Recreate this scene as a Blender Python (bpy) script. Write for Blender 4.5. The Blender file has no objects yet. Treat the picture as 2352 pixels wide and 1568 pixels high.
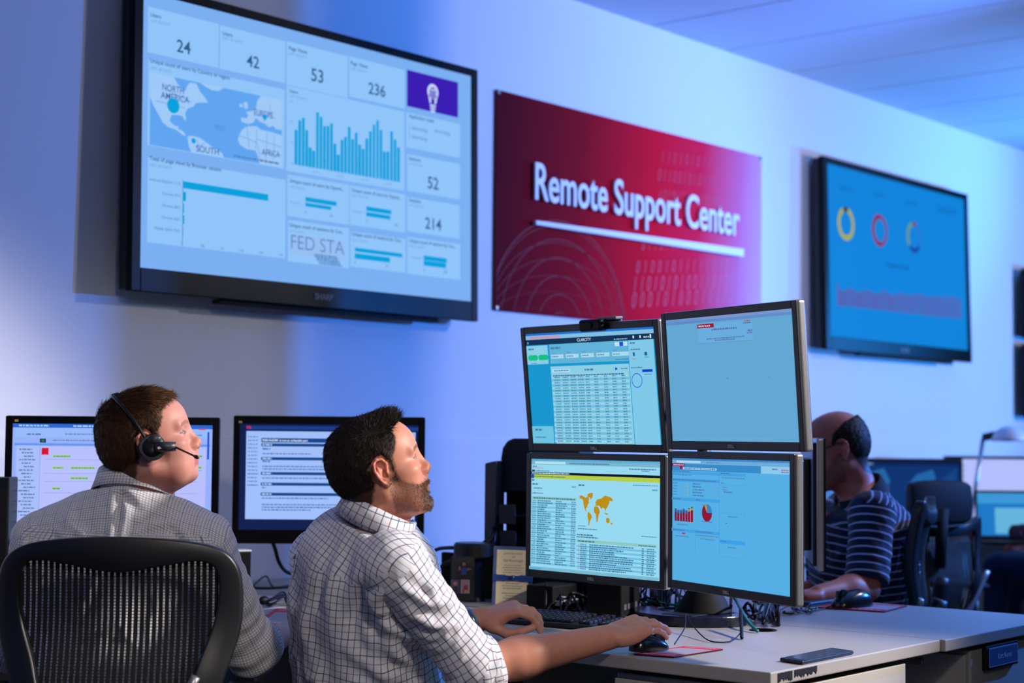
import bpy, bmesh, math, random
import numpy as np
from mathutils import Matrix, Vector
random.seed(7); rng = np.random.default_rng(7)
S = bpy.context.scene; C = S.collection; PI = math.pi

# ------------------------------------------------------------------ camera, world, lights, exposure
# Room frame: X runs along the back wall, the wall is the plane Y=0, the room is at Y<0, Z is up.
PSI = .868; FPX = 3800.; PIT = math.atan(221/3800.); ROL = .009; CAM = np.array([0., -4.3225, 1.22])
cd = bpy.data.cameras.new('camera'); co = bpy.data.objects.new('camera', cd); C.objects.link(co); S.camera = co
cd.sensor_width = 36; cd.lens = FPX/2352*36; cd.clip_start = .05; cd.clip_end = 60
co.matrix_world = Matrix.Translation(Vector(CAM)) @ Matrix.Rotation(-PSI, 4, 'Z') @ Matrix.Rotation(PI/2+PIT, 4, 'X') @ Matrix.Rotation(ROL, 4, 'Z')
cd.dof.use_dof = True; cd.dof.focus_distance = 3.95; cd.dof.aperture_fstop = 2.8
S.view_settings.view_transform = 'Standard'; S.view_settings.look = 'None'
S.view_settings.gamma = 1; S.view_settings.exposure = 0; S.view_settings.use_curve_mapping = False
S.cycles.max_bounces = 8; S.cycles.use_denoising = True
w = bpy.data.worlds.new('world'); S.world = w; w.use_nodes = True
w.node_tree.nodes['Background'].inputs[0].default_value = (.45, .55, 1, 1)
w.node_tree.nodes['Background'].inputs[1].default_value = .04

def lamp(name, kind, loc, col, power, size=.1, aim=None, spot=None, blend=.3):
    l = bpy.data.lights.new(name, kind); l.energy = power; l.color = col
    if kind == 'AREA': l.shape = 'DISK'; l.size = size
    else: l.shadow_soft_size = size
    if kind == 'SPOT': l.spot_size = spot; l.spot_blend = blend
    o = bpy.data.objects.new(name, l); C.objects.link(o); o.location = loc
    if aim is not None: o.rotation_euler = (Vector(aim)-Vector(loc)).to_track_quat('-Z', 'Y').to_euler()
    return o
BLUE = (.03, .23, 1.0)
lamp('blue_wall_light', 'SPOT', (6.5, -3.0, 1.95), BLUE, 490, .022, (3.9, 0, 2.0), 2.1, .4)
lamp('white_key_light', 'SPOT', (6.16, -2.95, 2.65), (.95, .90, .98), 108, .06, (5.2, -.2, 1.7), 2.15, .8)
lamp('blue_far_light', 'SPOT', (9.6, -3.2, 1.2), (.03, .30, 1), 520, .06, (8.8, 0, 2.6), 1.5, .6)
lamp('blue_ceiling_light', 'SPOT', (10.4, -1.9, 1.9), (.02, .30, 1), 420, .06, (8.8, -1.2, 3.09), 1.9, .8)
lamp('white_far_light', 'SPOT', (9.2, -3.8, 2.2), (.95, .90, .98), 220, .10, (8.4, 0, 2.0), 1.6, .8)
lamp('front_key_light', 'SPOT', (5.0, -4.9, 2.9), (1, .93, .88), 1150, .16, (2.48, -1.70, 1.0), .66, .4)
lamp('overhead_warm_light', 'SPOT', (1.1, -4.7, 2.98), (1, .90, .80), 170, .22, (2.75, -1.75, .80), .78, .5)
lamp('room_fill_light', 'AREA', (.2, -5.2, 2.8), (1, .94, .88), 9, 1.4, (3.2, -1.2, 1.0))

# ------------------------------------------------------------------ geometry helpers
def Rz(a): c, s = math.cos(a), math.sin(a); return np.array([[c, -s, 0], [s, c, 0], [0, 0, 1]])
RW = Rz(-PSI)
def V(x, y, z):            # a direction given as (right, away, up) of the viewer, turned into the room
    return RW @ np.array([x, y, z], float)
def ray(px, py):
    x = (px-1176)/FPX; z = -(py-784)/FPX; y = 1.
    c, s = math.cos(-ROL), math.sin(-ROL); x, z = c*x-s*z, s*x+c*z
    c, s = math.cos(PIT), math.sin(PIT); y, z = c*y-s*z, s*y+c*z
    return V(x, y, z)
def at(px, py, d):         # the room point measured at a pixel of the photograph and a depth in metres
    r = ray(px, py); k = d/(r @ V(0, 1, 0)); return CAM+r*k
def on_z(px, py, z=.73):
    r = ray(px, py); return CAM+r*((z-CAM[2])/r[2])
def on_wall(px, py, t=0):
    r = ray(px, py); return CAM+r*((-t-CAM[1])/r[1])
def nrm(v): v = np.asarray(v, float); return v/np.linalg.norm(v)

def srgb(c):
    return tuple(((v/255)/12.92 if v/255 <= .04045 else ((v/255+.055)/1.055)**2.4) for v in c)
MATS = {}
def mat(name, col, rough=.5, metal=0, spec=.5, bump=0, bscale=60, var=0, vscale=6, sheen=0, coat=0, emit=0):
    if name in MATS: return MATS[name]
    m = bpy.data.materials.new(name); m.use_nodes = True; nt = m.node_tree; b = nt.nodes['Principled BSDF']
    c = srgb(col)+(1,)
    b.inputs['Base Color'].default_value = c; b.inputs['Roughness'].default_value = rough
    b.inputs['Metallic'].default_value = metal; b.inputs['Specular IOR Level'].default_value = spec
    if coat: b.inputs['Coat Weight'].default_value = coat; b.inputs['Coat Roughness'].default_value = .08
    if emit: b.inputs['Emission Color'].default_value = c; b.inputs['Emission Strength'].default_value = emit
    tc = nt.nodes.new('ShaderNodeTexCoord')
    n = nt.nodes.new('ShaderNodeTexNoise'); n.inputs['Scale'].default_value = vscale; n.inputs['Detail'].default_value = 4
    nt.links.new(tc.outputs['Object'], n.inputs['Vector'])
    mx = nt.nodes.new('ShaderNodeMix'); mx.data_type = 'RGBA'
    k = 1-(var or .04)
    mx.inputs['A'].default_value = (c[0]*k, c[1]*k, c[2]*k, 1); mx.inputs['B'].default_value = c
    nt.links.new(n.outputs['Fac'], mx.inputs['Factor']); nt.links.new(mx.outputs['Result'], b.inputs['Base Color'])
    if bump:
        n2 = nt.nodes.new('ShaderNodeTexNoise'); n2.inputs['Scale'].default_value = bscale; n2.inputs['Detail'].default_value = 3
        nt.links.new(tc.outputs['Object'], n2.inputs['Vector'])
        bp = nt.nodes.new('ShaderNodeBump'); bp.inputs['Strength'].default_value = bump; bp.inputs['Distance'].default_value = .002
        nt.links.new(n2.outputs['Fac'], bp.inputs['Height']); nt.links.new(bp.outputs['Normal'], b.inputs['Normal'])
    MATS[name] = m; return m
def glow(col, st=1.0):     # a lit pixel colour of a screen
    key = 'glow_%d_%d_%d_%g' % (*col, st)
    if key in MATS: return MATS[key]
    m = bpy.data.materials.new(key); m.use_nodes = True; nt = m.node_tree; b = nt.nodes['Principled BSDF']
    b.inputs['Base Color'].default_value = (.01, .01, .01, 1); b.inputs['Roughness'].default_value = .6
    b.inputs['Specular IOR Level'].default_value = .03
    b.inputs['Emission Color'].default_value = srgb(col)+(1,); b.inputs['Emission Strength'].default_value = st
    MATS[key] = m; return m

class MB:                  # collects shapes, in a frame, into one mesh
    def __init__(s, F=None): s.v = []; s.f = []; s.m = []; s.F = F if F is not None else Matrix(); s.ms = []
    def mi(s, m):
        if m is None: return 0
        if m not in s.ms: s.ms.append(m)
        return s.ms.index(m)
    def add(s, vs, fs, m=None, F=None):
        k = len(s.v); M = s.F @ F if F is not None else s.F
        s.v += [tuple(M @ Vector(tuple(p))) for p in vs]; s.f += [tuple(i+k for i in f) for f in fs]; s.m += [s.mi(m)]*len(fs)
    def box(s, x0, x1, y0, y1, z0, z1, m=None, F=None):
        s.add([(x, y, z) for z in (z0, z1) for y in (y0, y1) for x in (x0, x1)],
              [(0, 2, 3, 1), (4, 5, 7, 6), (0, 1, 5, 4), (2, 6, 7, 3), (0, 4, 6, 2), (1, 3, 7, 5)], m, F)
    def prism(s, pts, y0, y1, m=None, F=None):      # polygon in x,z pushed along y
        n = len(pts); vs = [(x, y0, z) for x, z in pts]+[(x, y1, z) for x, z in pts]
        s.add(vs, [tuple(range(n)), tuple(range(2*n-1, n-1, -1))]+[(i, i+n, (i+1) % n+n, (i+1) % n) for i in range(n)], m, F)
    def slab(s, pts, z0, z1, m=None, F=None):       # polygon in x,y pushed along z
        n = len(pts); vs = [(x, y, z0) for x, y in pts]+[(x, y, z1) for x, y in pts]
        s.add(vs, [tuple(range(n-1, -1, -1)), tuple(range(n, 2*n))]+[(i, (i+1) % n, (i+1) % n+n, i+n) for i in range(n)], m, F)
    def tube(s, pts, r, n=10, m=None, F=None, cap=True):
        pts = [np.asarray(p, float) for p in pts]; N = len(pts); rs = r if hasattr(r, '__len__') else [r]*N
        vs = []; up = np.array([0, 0, 1.])
        T = [nrm(pts[min(i+1, N-1)]-pts[max(i-1, 0)]) for i in range(N)]
        a = np.cross(T[0], up); a = nrm(a) if np.linalg.norm(a) > .1 else nrm(np.cross(T[0], [1, 0, 0]))
        for i in range(N):
            a = nrm(a-T[i]*(a @ T[i])); b = np.cross(T[i], a)
            for k in range(n):
                q = 2*PI*k/n; vs.append(pts[i]+rs[i]*(math.cos(q)*a+math.sin(q)*b))
        fs = [(i*n+k, i*n+(k+1) % n, (i+1)*n+(k+1) % n, (i+1)*n+k) for i in range(N-1) for k in range(n)]
        if cap: fs += [tuple(range(n-1, -1, -1)), tuple(range((N-1)*n, N*n))]
        s.add(vs, fs, m, F)
    def lathe(s, prof, n=28, m=None, F=None):       # (r,z) profile round z
        vs = []; fs = []; N = len(prof)
        for r, z in prof:
            for k in range(n): q = 2*PI*k/n; vs.append((r*math.cos(q), r*math.sin(q), z))
        for i in range(N-1):
            for k in range(n): fs.append((i*n+k, i*n+(k+1) % n, (i+1)*n+(k+1) % n, (i+1)*n+k))
        fs += [tuple(range(n-1, -1, -1)), tuple(range((N-1)*n, N*n))]
        s.add(vs, fs, m, F)
    def ball(s, c, r, m=None, F=None, n=14):
        r = r if hasattr(r, '__len__') else (r, r, r); vs = []; fs = []
        for i in range(n+1):
            for k in range(2*n):
                a = PI*i/n; q = PI*k/n
                vs.append((c[0]+r[0]*math.sin(a)*math.cos(q), c[1]+r[1]*math.sin(a)*math.sin(q), c[2]+r[2]*math.cos(a)))
        for i in range(n):
            for k in range(2*n): fs.append((i*2*n+k, (i+1)*2*n+k, (i+1)*2*n+(k+1) % (2*n), i*2*n+(k+1) % (2*n)))
        s.add(vs, fs, m, F)
    def build(s, name, m, parent=None, smooth=False, bevel=0, seg=2, kind=None, sub=0, solid=0):
        me = bpy.data.meshes.new(name); me.from_pydata(s.v, [], s.f)
        if s.ms:
            for q in s.ms: me.materials.append(q)
            me.polygons.foreach_set('material_index', s.m)
        else: me.materials.append(m)
        o = link(name, me, parent)
        bm = bmesh.new(); bm.from_mesh(me); bmesh.ops.recalc_face_normals(bm, faces=bm.faces); bm.to_mesh(me); bm.free()
        if smooth: me.polygons.foreach_set('use_smooth', [True]*len(me.polygons))
        if solid: d = o.modifiers.new('solid', 'SOLIDIFY'); d.thickness = solid; d.offset = 0
        if bevel:
            d = o.modifiers.new('bevel', 'BEVEL'); d.width = bevel; d.segments = seg; d.limit_method = 'ANGLE'; d.harden_normals = False
        if sub: d = o.modifiers.new('sub', 'SUBSURF'); d.levels = sub; d.render_levels = sub
        if kind: o['kind'] = kind
        return o
def wmat(o):
    M = Matrix.Translation(o.location) @ o.rotation_euler.to_matrix().to_4x4()
    return (wmat(o.parent) @ o.matrix_parent_inverse @ M) if o.parent else M
def link(name, me, parent=None):
    o = bpy.data.objects.new(name, me); C.objects.link(o)
    if parent is not None: o.parent = parent; o.matrix_parent_inverse = wmat(parent).inverted()
    return o
def thing(name, label, cat, loc=(0, 0, 0), group=None, rz=0):
    o = bpy.data.objects.new(name, None); C.objects.link(o); o.location = tuple(loc); o.rotation_euler = (0, 0, rz); o.empty_display_size = .05
    return tag(o, label, cat, group)
def tag(o, label, cat, group=None):
    o['label'] = label; o['category'] = cat
    if group: o['group'] = group
    return o
def frame(o, x, y, z):
    return Matrix(((x[0], y[0], z[0], o[0]), (x[1], y[1], z[1], o[1]), (x[2], y[2], z[2], o[2]), (0, 0, 0, 1)))
def yawf(o, yaw, tilt=0, roll=0):      # x right along the face, y into the object, z up; the face looks to -y
    return Matrix.Translation(Vector(tuple(o))) @ Matrix.Rotation(yaw-PSI, 4, 'Z') @ Matrix.Rotation(tilt, 4, 'X') @ Matrix.Rotation(roll, 4, 'Y')

TXT = {}
def text_poly(s, bold=0):  # glyph outlines of a string as flat polygons, left end at 0, unit size
    key = (s, bold)
    if key in TXT: return TXT[key]
    cu = bpy.data.curves.new('t', 'FONT'); cu.body = s; cu.size = 1; cu.resolution_u = 3; cu.offset = bold
    ob = bpy.data.objects.new('t', cu); C.objects.link(ob)
    dg = bpy.context.evaluated_depsgraph_get(); me = bpy.data.meshes.new_from_object(ob.evaluated_get(dg))
    vs = [(v.co.x, v.co.y) for v in me.vertices]; fs = [tuple(p.vertices) for p in me.polygons]
    bpy.data.objects.remove(ob); bpy.data.meshes.remove(me)
    x0 = min(v[0] for v in vs); x1 = max(v[0] for v in vs)
    vs = [(v[0]-x0, v[1]) for v in vs]
    TXT[key] = (vs, fs, x1-x0); return TXT[key]

class Canvas:              # what a flat screen or print shows: coloured shapes a hair above its face
    def __init__(s, F, w, h, back, fn=None):
        s.F = F; s.w = w; s.h = h; s.mb = MB(F); s.L = 0; s.Fi = F.inverted(); s.fn = fn or glow
        s.mb.box(-w/2, w/2, -.0030, .0, -h/2, h/2, s.fn(back))
        s.step = .00002
    def uv(s, px, py):     # photograph pixel -> local x,z on the face
        o = s.Fi @ Vector(CAM); d = s.Fi.to_3x3() @ Vector(ray(px, py)); k = -o.y/d.y; q = o+d*k
        return q.x, q.z
    def y(s): s.L += 1; return -.0031-s.L*s.step
    def rect(s, x0, z0, x1, z1, c, hold=False):
        y = s.y() if not hold else -.0031-s.L*s.step
        s.mb.add([(x0, y, z0), (x1, y, z0), (x1, y, z1), (x0, y, z1)], [(0, 1, 2, 3)], s.fn(c))
    def poly(s, pts, c, hold=False):
        y = s.y() if not hold else -.0031-s.L*s.step
        s.mb.add([(a, y, b) for a, b in pts], [tuple(range(len(pts)))], s.fn(c))
    def ring(s, cx, cz, r0, r1, a0, a1, c, rx=1, n=28):
        y = s.y(); vs = []
        for i in range(n+1):
            a = a0+(a1-a0)*i/n; vs += [(cx+rx*r0*math.cos(a), y, cz+r0*math.sin(a)), (cx+rx*r1*math.cos(a), y, cz+r1*math.sin(a))]
        s.mb.add(vs, [(2*i, 2*i+1, 2*i+3, 2*i+2) for i in range(n)], s.fn(c))
    def text(s, t, x, z, size, c, width=None, align='l', bold=.0, shear=0):
        vs, fs, w = text_poly(t, bold); k = size if width is None else width/w
        ox = x if align == 'l' else (x-w*k/2 if align == 'c' else x-w*k); y = s.y()
        s.mb.add([(ox+a*k+b*size*shear, y, z+b*size) for a, b in vs], fs, s.fn(c))
    # pixel versions
    def prect(s, px0, py0, px1, py1, c):
        a = s.uv(px0, py0); b = s.uv(px1, py1); s.rect(min(a[0], b[0]), min(a[1], b[1]), max(a[0], b[0]), max(a[1], b[1]), c)
    def ptext(s, t, px0, py0, px1, py1, c, bold=.0):   # baseline-left and baseline-right pixels, size from width
        a = s.uv(px0, py0); b = s.uv(px1, py1); vs, fs, w = text_poly(t, bold); s.text(t, a[0], (a[1]+b[1])/2, (b[0]-a[0])/w, c, bold=bold)
    def scribble(s, x0, z, x1, hgt, c, gap=.25):      # a line of print too small to read
        y = s.y(); x = x0
        if s.fn is glow: c = tuple(int(a*.66+b_*.34) for a, b_ in zip(c, (150, 195, 240))); hgt *= .8; gap *= .5
        while x < x1:
            l = min(random.uniform(.8, 3.2)*hgt, x1-x)
            s.mb.add([(x, y, z), (x+l, y, z), (x+l, y, z+hgt*random.uniform(.75, 1)), (x, y, z+hgt)], [(0, 1, 2, 3)], s.fn(c)); x += l+hgt*(gap+.35)
    def build(s, name, parent):
        me_o = s.mb.build(name, None, parent); return me_o

# ------------------------------------------------------------------ signed-distance modelling (bodies, clothes, hair)
class Prim:
    def __init__(s, f, c, r, k, op): s.f = f; s.c = np.asarray(c, float); s.r = r; s.k = k; s.op = op
def cap(a, b, ra, rb=None, k=.02, op='+'):
    a = np.asarray(a, float); b = np.asarray(b, float); rb = ra if rb is None else rb; ab = b-a; L = max(ab @ ab, 1e-12)
    def f(p):
        q = p-a; t = np.clip(q @ ab/L, 0, 1); return np.linalg.norm(q-t[:, None]*ab, axis=1)-(ra+(rb-ra)*t)
    return Prim(f, (a+b)/2, math.sqrt(L)/2+max(ra, rb), k, op)
def ell(c, r, M=None, k=.02, op='+'):
    c = np.asarray(c, float); r = np.asarray(r, float); M = np.eye(3) if M is None else M
    def f(p):
        q = (p-c) @ M; k0 = np.linalg.norm(q/r, axis=1); k1 = np.linalg.norm(q/(r*r), axis=1)+1e-9; return k0*(k0-1)/k1
    return Prim(f, c, r.max(), k, op)
def rbox(c, hlf, M, r, k=.01, op='+'):
    c = np.asarray(c, float); hlf = np.asarray(hlf, float)
    def f(p):
        q = np.abs((p-c) @ M)-hlf+r; return np.linalg.norm(np.maximum(q, 0), axis=1)+np.minimum(q.max(1), 0)-r
    return Prim(f, c, np.linalg.norm(hlf), k, op)
def evals(prims, p, far=.08):
    d = np.full(len(p), far)
    for q in prims:
        v = q.f(p); k = q.k
        if q.op == '+':
            h = np.clip(.5+.5*(v-d)/k, 0, 1); d = v*(1-h)+d*h-k*h*(1-h)
        elif q.op == '-':
            h = np.clip(.5-.5*(d+v)/k, 0, 1); d = d*(1-h)-v*h+k*h*(1-h)
        else: d = np.maximum(d, v)
    return d
def surf(prims, h, post=None, B=8, grow=0, extra=None):
    plus = [q for q in prims if q.op == '+']
    lo = np.min([q.c-q.r for q in plus], 0)-.03-grow; hi = np.max([q.c+q.r for q in plus], 0)+.03+grow
    nb = np.ceil((hi-lo)/(B*h)).astype(int); N = nb*B
    SB = 4; cells = []; keys = []; corner_sign = []
    off = np.stack(np.meshgrid(*[np.arange(B+1)]*3, indexing='ij'), -1).reshape(-1, 3)
    def F(p, pr):
        d = evals(pr, p)
        if post is not None: d = post(p, d)
        return d
    P_all = []; K_all = []; E_all = []
    cofs = np.array([[i, j, k] for i in (0, 1) for j in (0, 1) for k in (0, 1)])
    edges = [(0, 4), (1, 5), (2, 6), (3, 7), (0, 2), (1, 3), (4, 6), (5, 7), (0, 1), (2, 3), (4, 5), (6, 7)]
    for sx in range(0, nb[0], SB):
        for sy in range(0, nb[1], SB):
            for sz in range(0, nb[2], SB):
                ix = np.stack(np.meshgrid(np.arange(sx, min(sx+SB, nb[0])), np.arange(sy, min(sy+SB, nb[1])), np.arange(sz, min(sz+SB, nb[2])), indexing='ij'), -1).reshape(-1, 3)
                cen = lo+(ix+.5)*B*h; cc = cen.mean(0); R = SB*B*h*.87
                pr = [q for q in prims if q.op == 'x' or np.linalg.norm(q.c-cc)-q.r-R < .07+grow]
                if not any(q.op == '+' for q in pr): continue
                v = F(cen, pr); act = np.abs(v) < B*h*.87*1.35+.004+grow
                ix = ix[act]
                if len(ix) == 0: continue
                g = ix[:, None, :]*B+off[None]; val = F((lo+g.reshape(-1, 3)*h), pr).reshape(len(ix), B+1, B+1, B+1)
                s = val < 0
                cs = [s[:, i:B+i, j:B+j, k:B+k] for i, j, k in cofs]; n = sum(c.astype(np.int8) for c in cs)
                a = np.argwhere((n > 0) & (n < 8))
                if len(a) == 0: continue
                cv = np.stack([val[a[:, 0], a[:, 1]+i, a[:, 2]+j, a[:, 3]+k] for i, j, k in cofs], 1)
                gc = ix[a[:, 0]]*B+a[:, 1:]
                acc = np.zeros((len(a), 3)); cnt = np.zeros(len(a))
                for e0, e1 in edges:
                    v0 = cv[:, e0]; v1 = cv[:, e1]; m = (v0 < 0) != (v1 < 0); t = np.where(m, v0/np.where(m, v0-v1, 1), 0)
                    acc += np.where(m[:, None], cofs[e0]+t[:, None]*(cofs[e1]-cofs[e0]), 0); cnt += m
                P_all.append(lo+(gc+acc/cnt[:, None])*h)
                K_all.append((gc[:, 0].astype(np.int64)*(N[1]+1)+gc[:, 1])*(N[2]+1)+gc[:, 2])
                E_all.append(cv[:, [0, 4, 2, 1]] < 0)
    P = np.concatenate(P_all); K = np.concatenate(K_all); E = np.concatenate(E_all)
    o = np.argsort(K); P = P[o]; K = K[o]; E = E[o]
    st = [(N[1]+1)*(N[2]+1), N[2]+1, 1]; quads = []
    for ax in range(3):
        b, c = (ax+1) % 3, (ax+2) % 3; m = E[:, 0] != E[:, ax+1]; i0 = np.nonzero(m)[0]; k0 = K[i0]
        tgt = [k0, k0-st[b], k0-st[b]-st[c], k0-st[c]]
        idx = [np.clip(np.searchsorted(K, t), 0, len(K)-1) for t in tgt]; ok = np.all([K[i] == t for i, t in zip(idx, tgt)], 0)
        Q = np.stack(idx, 1)[ok]; flip = ~E[i0, 0][ok]; Q[flip] = Q[flip][:, ::-1]; quads.append(Q)
    return P, np.concatenate(quads)
def smooth_mesh(P, Q, it=2, lam=.5):
    for _ in range(it):
        acc = np.zeros_like(P); cnt = np.zeros(len(P))
        for a, b in ((0, 1), (1, 2), (2, 3), (3, 0)):
            np.add.at(acc, Q[:, a], P[Q[:, b]]); np.add.at(cnt, Q[:, a], 1)
        P = P+lam*(acc/np.maximum(cnt, 1)[:, None]-P)
    return P
def normals(P, Q):
    n = np.cross(P[Q[:, 2]]-P[Q[:, 0]], P[Q[:, 3]]-P[Q[:, 1]]); N = np.zeros_like(P)
    for i in range(4): np.add.at(N, Q[:, i], n)
    return N/(np.linalg.norm(N, axis=1)[:, None]+1e-12)
def to_obj(name, P, Q, m, parent=None, col=None, uv=None):
    me = bpy.data.meshes.new(name); me.vertices.add(len(P)); me.vertices.foreach_set('co', P.astype(np.float32).ravel())
    me.loops.add(Q.size); me.loops.foreach_set('vertex_index', Q.astype(np.int32).ravel())
    k = Q.shape[1]; me.polygons.add(len(Q)); me.polygons.foreach_set('loop_start', np.arange(0, Q.size, k, dtype=np.int32)); me.polygons.foreach_set('loop_total', np.full(len(Q), k, np.int32))
    me.update(calc_edges=True); me.polygons.foreach_set('use_smooth', [True]*len(Q)); me.materials.append(m)
    if col is not None:
        a = me.color_attributes.new('Col', 'FLOAT_COLOR', 'POINT'); a.data.foreach_set('color', np.concatenate([col, np.ones((len(P), 1))], 1).astype(np.float32).ravel())
    if uv is not None:
        l = me.uv_layers.new(name='UVMap'); l.data.foreach_set('uv', uv.astype(np.float32).ravel())
    me.validate(); return link(name, me, parent)
def noise3(p, f, seed=0, oct=3):
    r = np.random.default_rng(seed); out = np.zeros(len(p)); a = 1
    for o in range(oct):
        for _ in range(4):
            d = r.normal(size=3); d /= np.linalg.norm(d); out += a*np.sin(p @ d*f*2*PI+r.uniform(0, 6.3)+1.3*np.sin(p @ r.normal(size=3)*f*3))/4
        a *= .5; f *= 2.1
    return out
def sstep(a, b, x): t = np.clip((x-a)/(b-a), 0, 1); return t*t*(3-2*t)

def head_prims(o, M, s, beard=0, jaw=1., nose=1., chin=1., low=1.):
    T = lambda x, y, z: o+s*(M @ np.array([x*(1-(1-chin)*min(max((-z-.045)/.04, 0), 1)), y, z if z > -.045 or abs(y) > .07 else -.045+(z+.045)*low]))
    p = []
    c = lambda a, b, r0, r1=None, k=.015, op='+': p.append(cap(T(*a), T(*b), r0*s, (r1 if r1 is not None else r0)*s, k*s, op))
    e = lambda a, r, k=.015, op='+': p.append(ell(T(*a), np.array(r)*s, M, k*s, op))
    e((-.004, 0, .045), (.096, .074, .083)); e((-.032, 0, .006), (.064, .062, .062), .03); e((.036, 0, .048), (.062, .060, .056), .03)
    e((.036, 0, -.030), (.052, .054, .075), .03)
    for y in (1, -1):
        c((-.004, y*.052*jaw, -.046), (.055, y*.026, -.094), .017, .016, .022)
        c((.055, y*.026, -.094), (.080, 0, -.100), .016, .016, .02)
        e((.056, y*.044, -.014), (.030, .019, .017), .02); e((.047, y*.036, -.048), (.034, .024, .040), .025)
        c((.089, y*.010, .032), (.078, y*.044, .030), .0095, .009, .014)
    e((.040, 0, -.074), (.046, .042, .034), .02); e((.083, 0, -.098), (.014, .018, .014), .014)
    e((.077, 0, -.058), (.024, .030, .028), .015)
    for y in (1, -1):
        e((.104, y*.035, .011), (.016, .016, .012), .012, '-')
    n = nose
    e((.086, 0, -.004), (.016, .0115, .034), .014); c((.092, 0, .022), (.107*n, 0, -.014), .0072, .0085, .010); e((.1100*n, 0, -.0205), (.0095, .0100, .0090), .008); c((.107*n, 0, -.025), (.094, 0, -.038), .0095, .008, .008); c((.092, 0, -.03), (.094, 0, -.056), .012, .010, .012)
    for y in (1, -1):
        e((.0985, y*.0115, -.028), (.0115, .0060, .0075), .006); e((.1025, y*.0065, -.0350), (.0045, .0028, .004), .002, '-')
        c((.0985, 0, -.0565), (.086, y*.021, -.0615), .0062, .003, .006)
        c((.0965, 0, -.0705), (.085, y*.020, -.0645), .0068, .003, .006)
        c((.108, 0, -.0633), (.088, y*.024, -.0630), .0022, .0015, .004, '-')
        e((.0745, y*.032, .0095), (.0145, .0145, .0135), .004)
        c((.0875, y*.0325-.009, .0160), (.0865, y*.0325+.009, .0155), .0022, .0022, .003)
    e((.094, 0, -.0835), (.008, .014, .0035), .008, '-')
    for y in (1, -1):      # ears
        E = lambda x, z, o=0: (.001+x, y*(.0745+max(0, -x)*.45+o), z)
        rim = [(.006, .004), (.011, .020), (.004, .032), (-.008, .035), (-.0175, .027), (-.020, .012), (-.016, -.004), (-.009, -.018), (-.001, -.026), (.006, -.024)]
        e(E(-.004, .004, -.004), (.0155, .0035, .028), .006); c((-.004, y*.064, .004), (-.010, y*.074, .004), .012, .010, .01)
        for a, b in zip(rim[:-1], rim[1:]): c(E(*a, .003), E(*b, .003), .0033, .0034, .003)
        e(E(0, -.023, .001), (.0075, .004, .0085), .004)
        c(E(-.011, .018, .003), E(-.010, -.006, .003), .0026, .003, .003)
        e(E(.001, -.002, .006), (.0075, .008, .0095), .004, '-'); e(E(-.002, .021, .006), (.006, .005, .006), .004, '-')
        e(E(.007, -.003, .001), (.0035, .004, .006), .002)
    return p
SKULL_N = 4
def hair_line(x, z, back=0):
    xf = np.interp(z, [-.10, -.075, -.045, -.022, .0, .018, .032, .045, .058, .072, .085, .098, .112, .14], [-.085, -.052, -.036, -.026, -.014, .018, .034, .044, .050, .050, .054+back, .070+back, .088+back, .12])
    side = np.minimum(.008-np.abs(x-.024), np.minimum(z+.026, .04-z))
    m = np.maximum(xf-x, side)
    return np.minimum(m, (np.sqrt(((x+.001)/.024)**2+((z-.002)/.037)**2)-1)*.02)
def beard_mask(x, y, z):
    top = np.interp(x, [.0, .015, .03, .05, .07, .085, .1], [.01, -.005, -.022, -.038, -.046, -.047, -.046])
    lip = np.sqrt(((z+.064)/.0105)**2+(y/.024)**2)-1
    m = np.minimum(np.minimum(top-z, (x-.002)), (z+.118+(.09-x)*-.25))
    return np.where(x > .07, np.minimum(m, lip*.01), m)

def hand_prims(W, d, n, side, curls, spread=.0, s=1., thumb=None, palm=.088):
    # W wrist, d towards the fingers, n out of the back of the hand, side +1 when the thumb lies on d x n
    d = nrm(d); n = nrm(n-d*(n @ d)); l = np.cross(d, n)*side; p = []
    M = np.stack([d, l, n], 1)
    p.append(rbox(W+d*palm*.52*s, np.array([palm*.52, .036, .0135])*s, M, .013*s, .012))
    p.append(ell(W+(d*.03+l*.026-n*.008)*s, np.array([.03, .016, .014])*s, M, .012))
    p.append(ell(W+(d*.04-l*.028-n*.006)*s, np.array([.035, .012, .014])*s, M, .012))
    tips = []
    for i, (o, L, r) in enumerate(((.029, .074, .0086), (.0095, .082, .0088), (-.0105, .076, .0083), (-.029, .060, .0074))):
        a = W+(d*palm*(1.0 if i < 3 else .93)+l*o+n*.001)*s; p.append(cap(W+(d*.03+l*o*.8+n*.004)*s, a+n*.002*s, .009*s, .0098*s, .010))
        ang = 0; q = nrm(d+l*spread*(1.5-i)/1.5)
        for j, (fr, cu) in enumerate(zip((.47, .29, .24), curls[i])):
            ang += cu; dr = q*math.cos(ang)-n*math.sin(ang); b = a+dr*L*fr*s
            p.append(cap(a, b, r*s*(1-.09*j), r*s*(.96-.09*j), .004)); a = b
        tips.append(a)
    if thumb is None: thumb = [(.030, .030, -.010), (.055, .048, -.018), (.080, .050, -.024), (.102, .044, -.028)]
    T = [W+(d*x+l*y+n*z)*s for x, y, z in thumb]
    for j in range(3): p.append(cap(T[j], T[j+1], (.0135, .0108, .0098)[j]*s, (.0108, .0098, .0085)[j]*s, .006))
    p.append(cap(W+d*.01*s, T[0], .016*s, .0135*s, .012))
    return p

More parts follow.
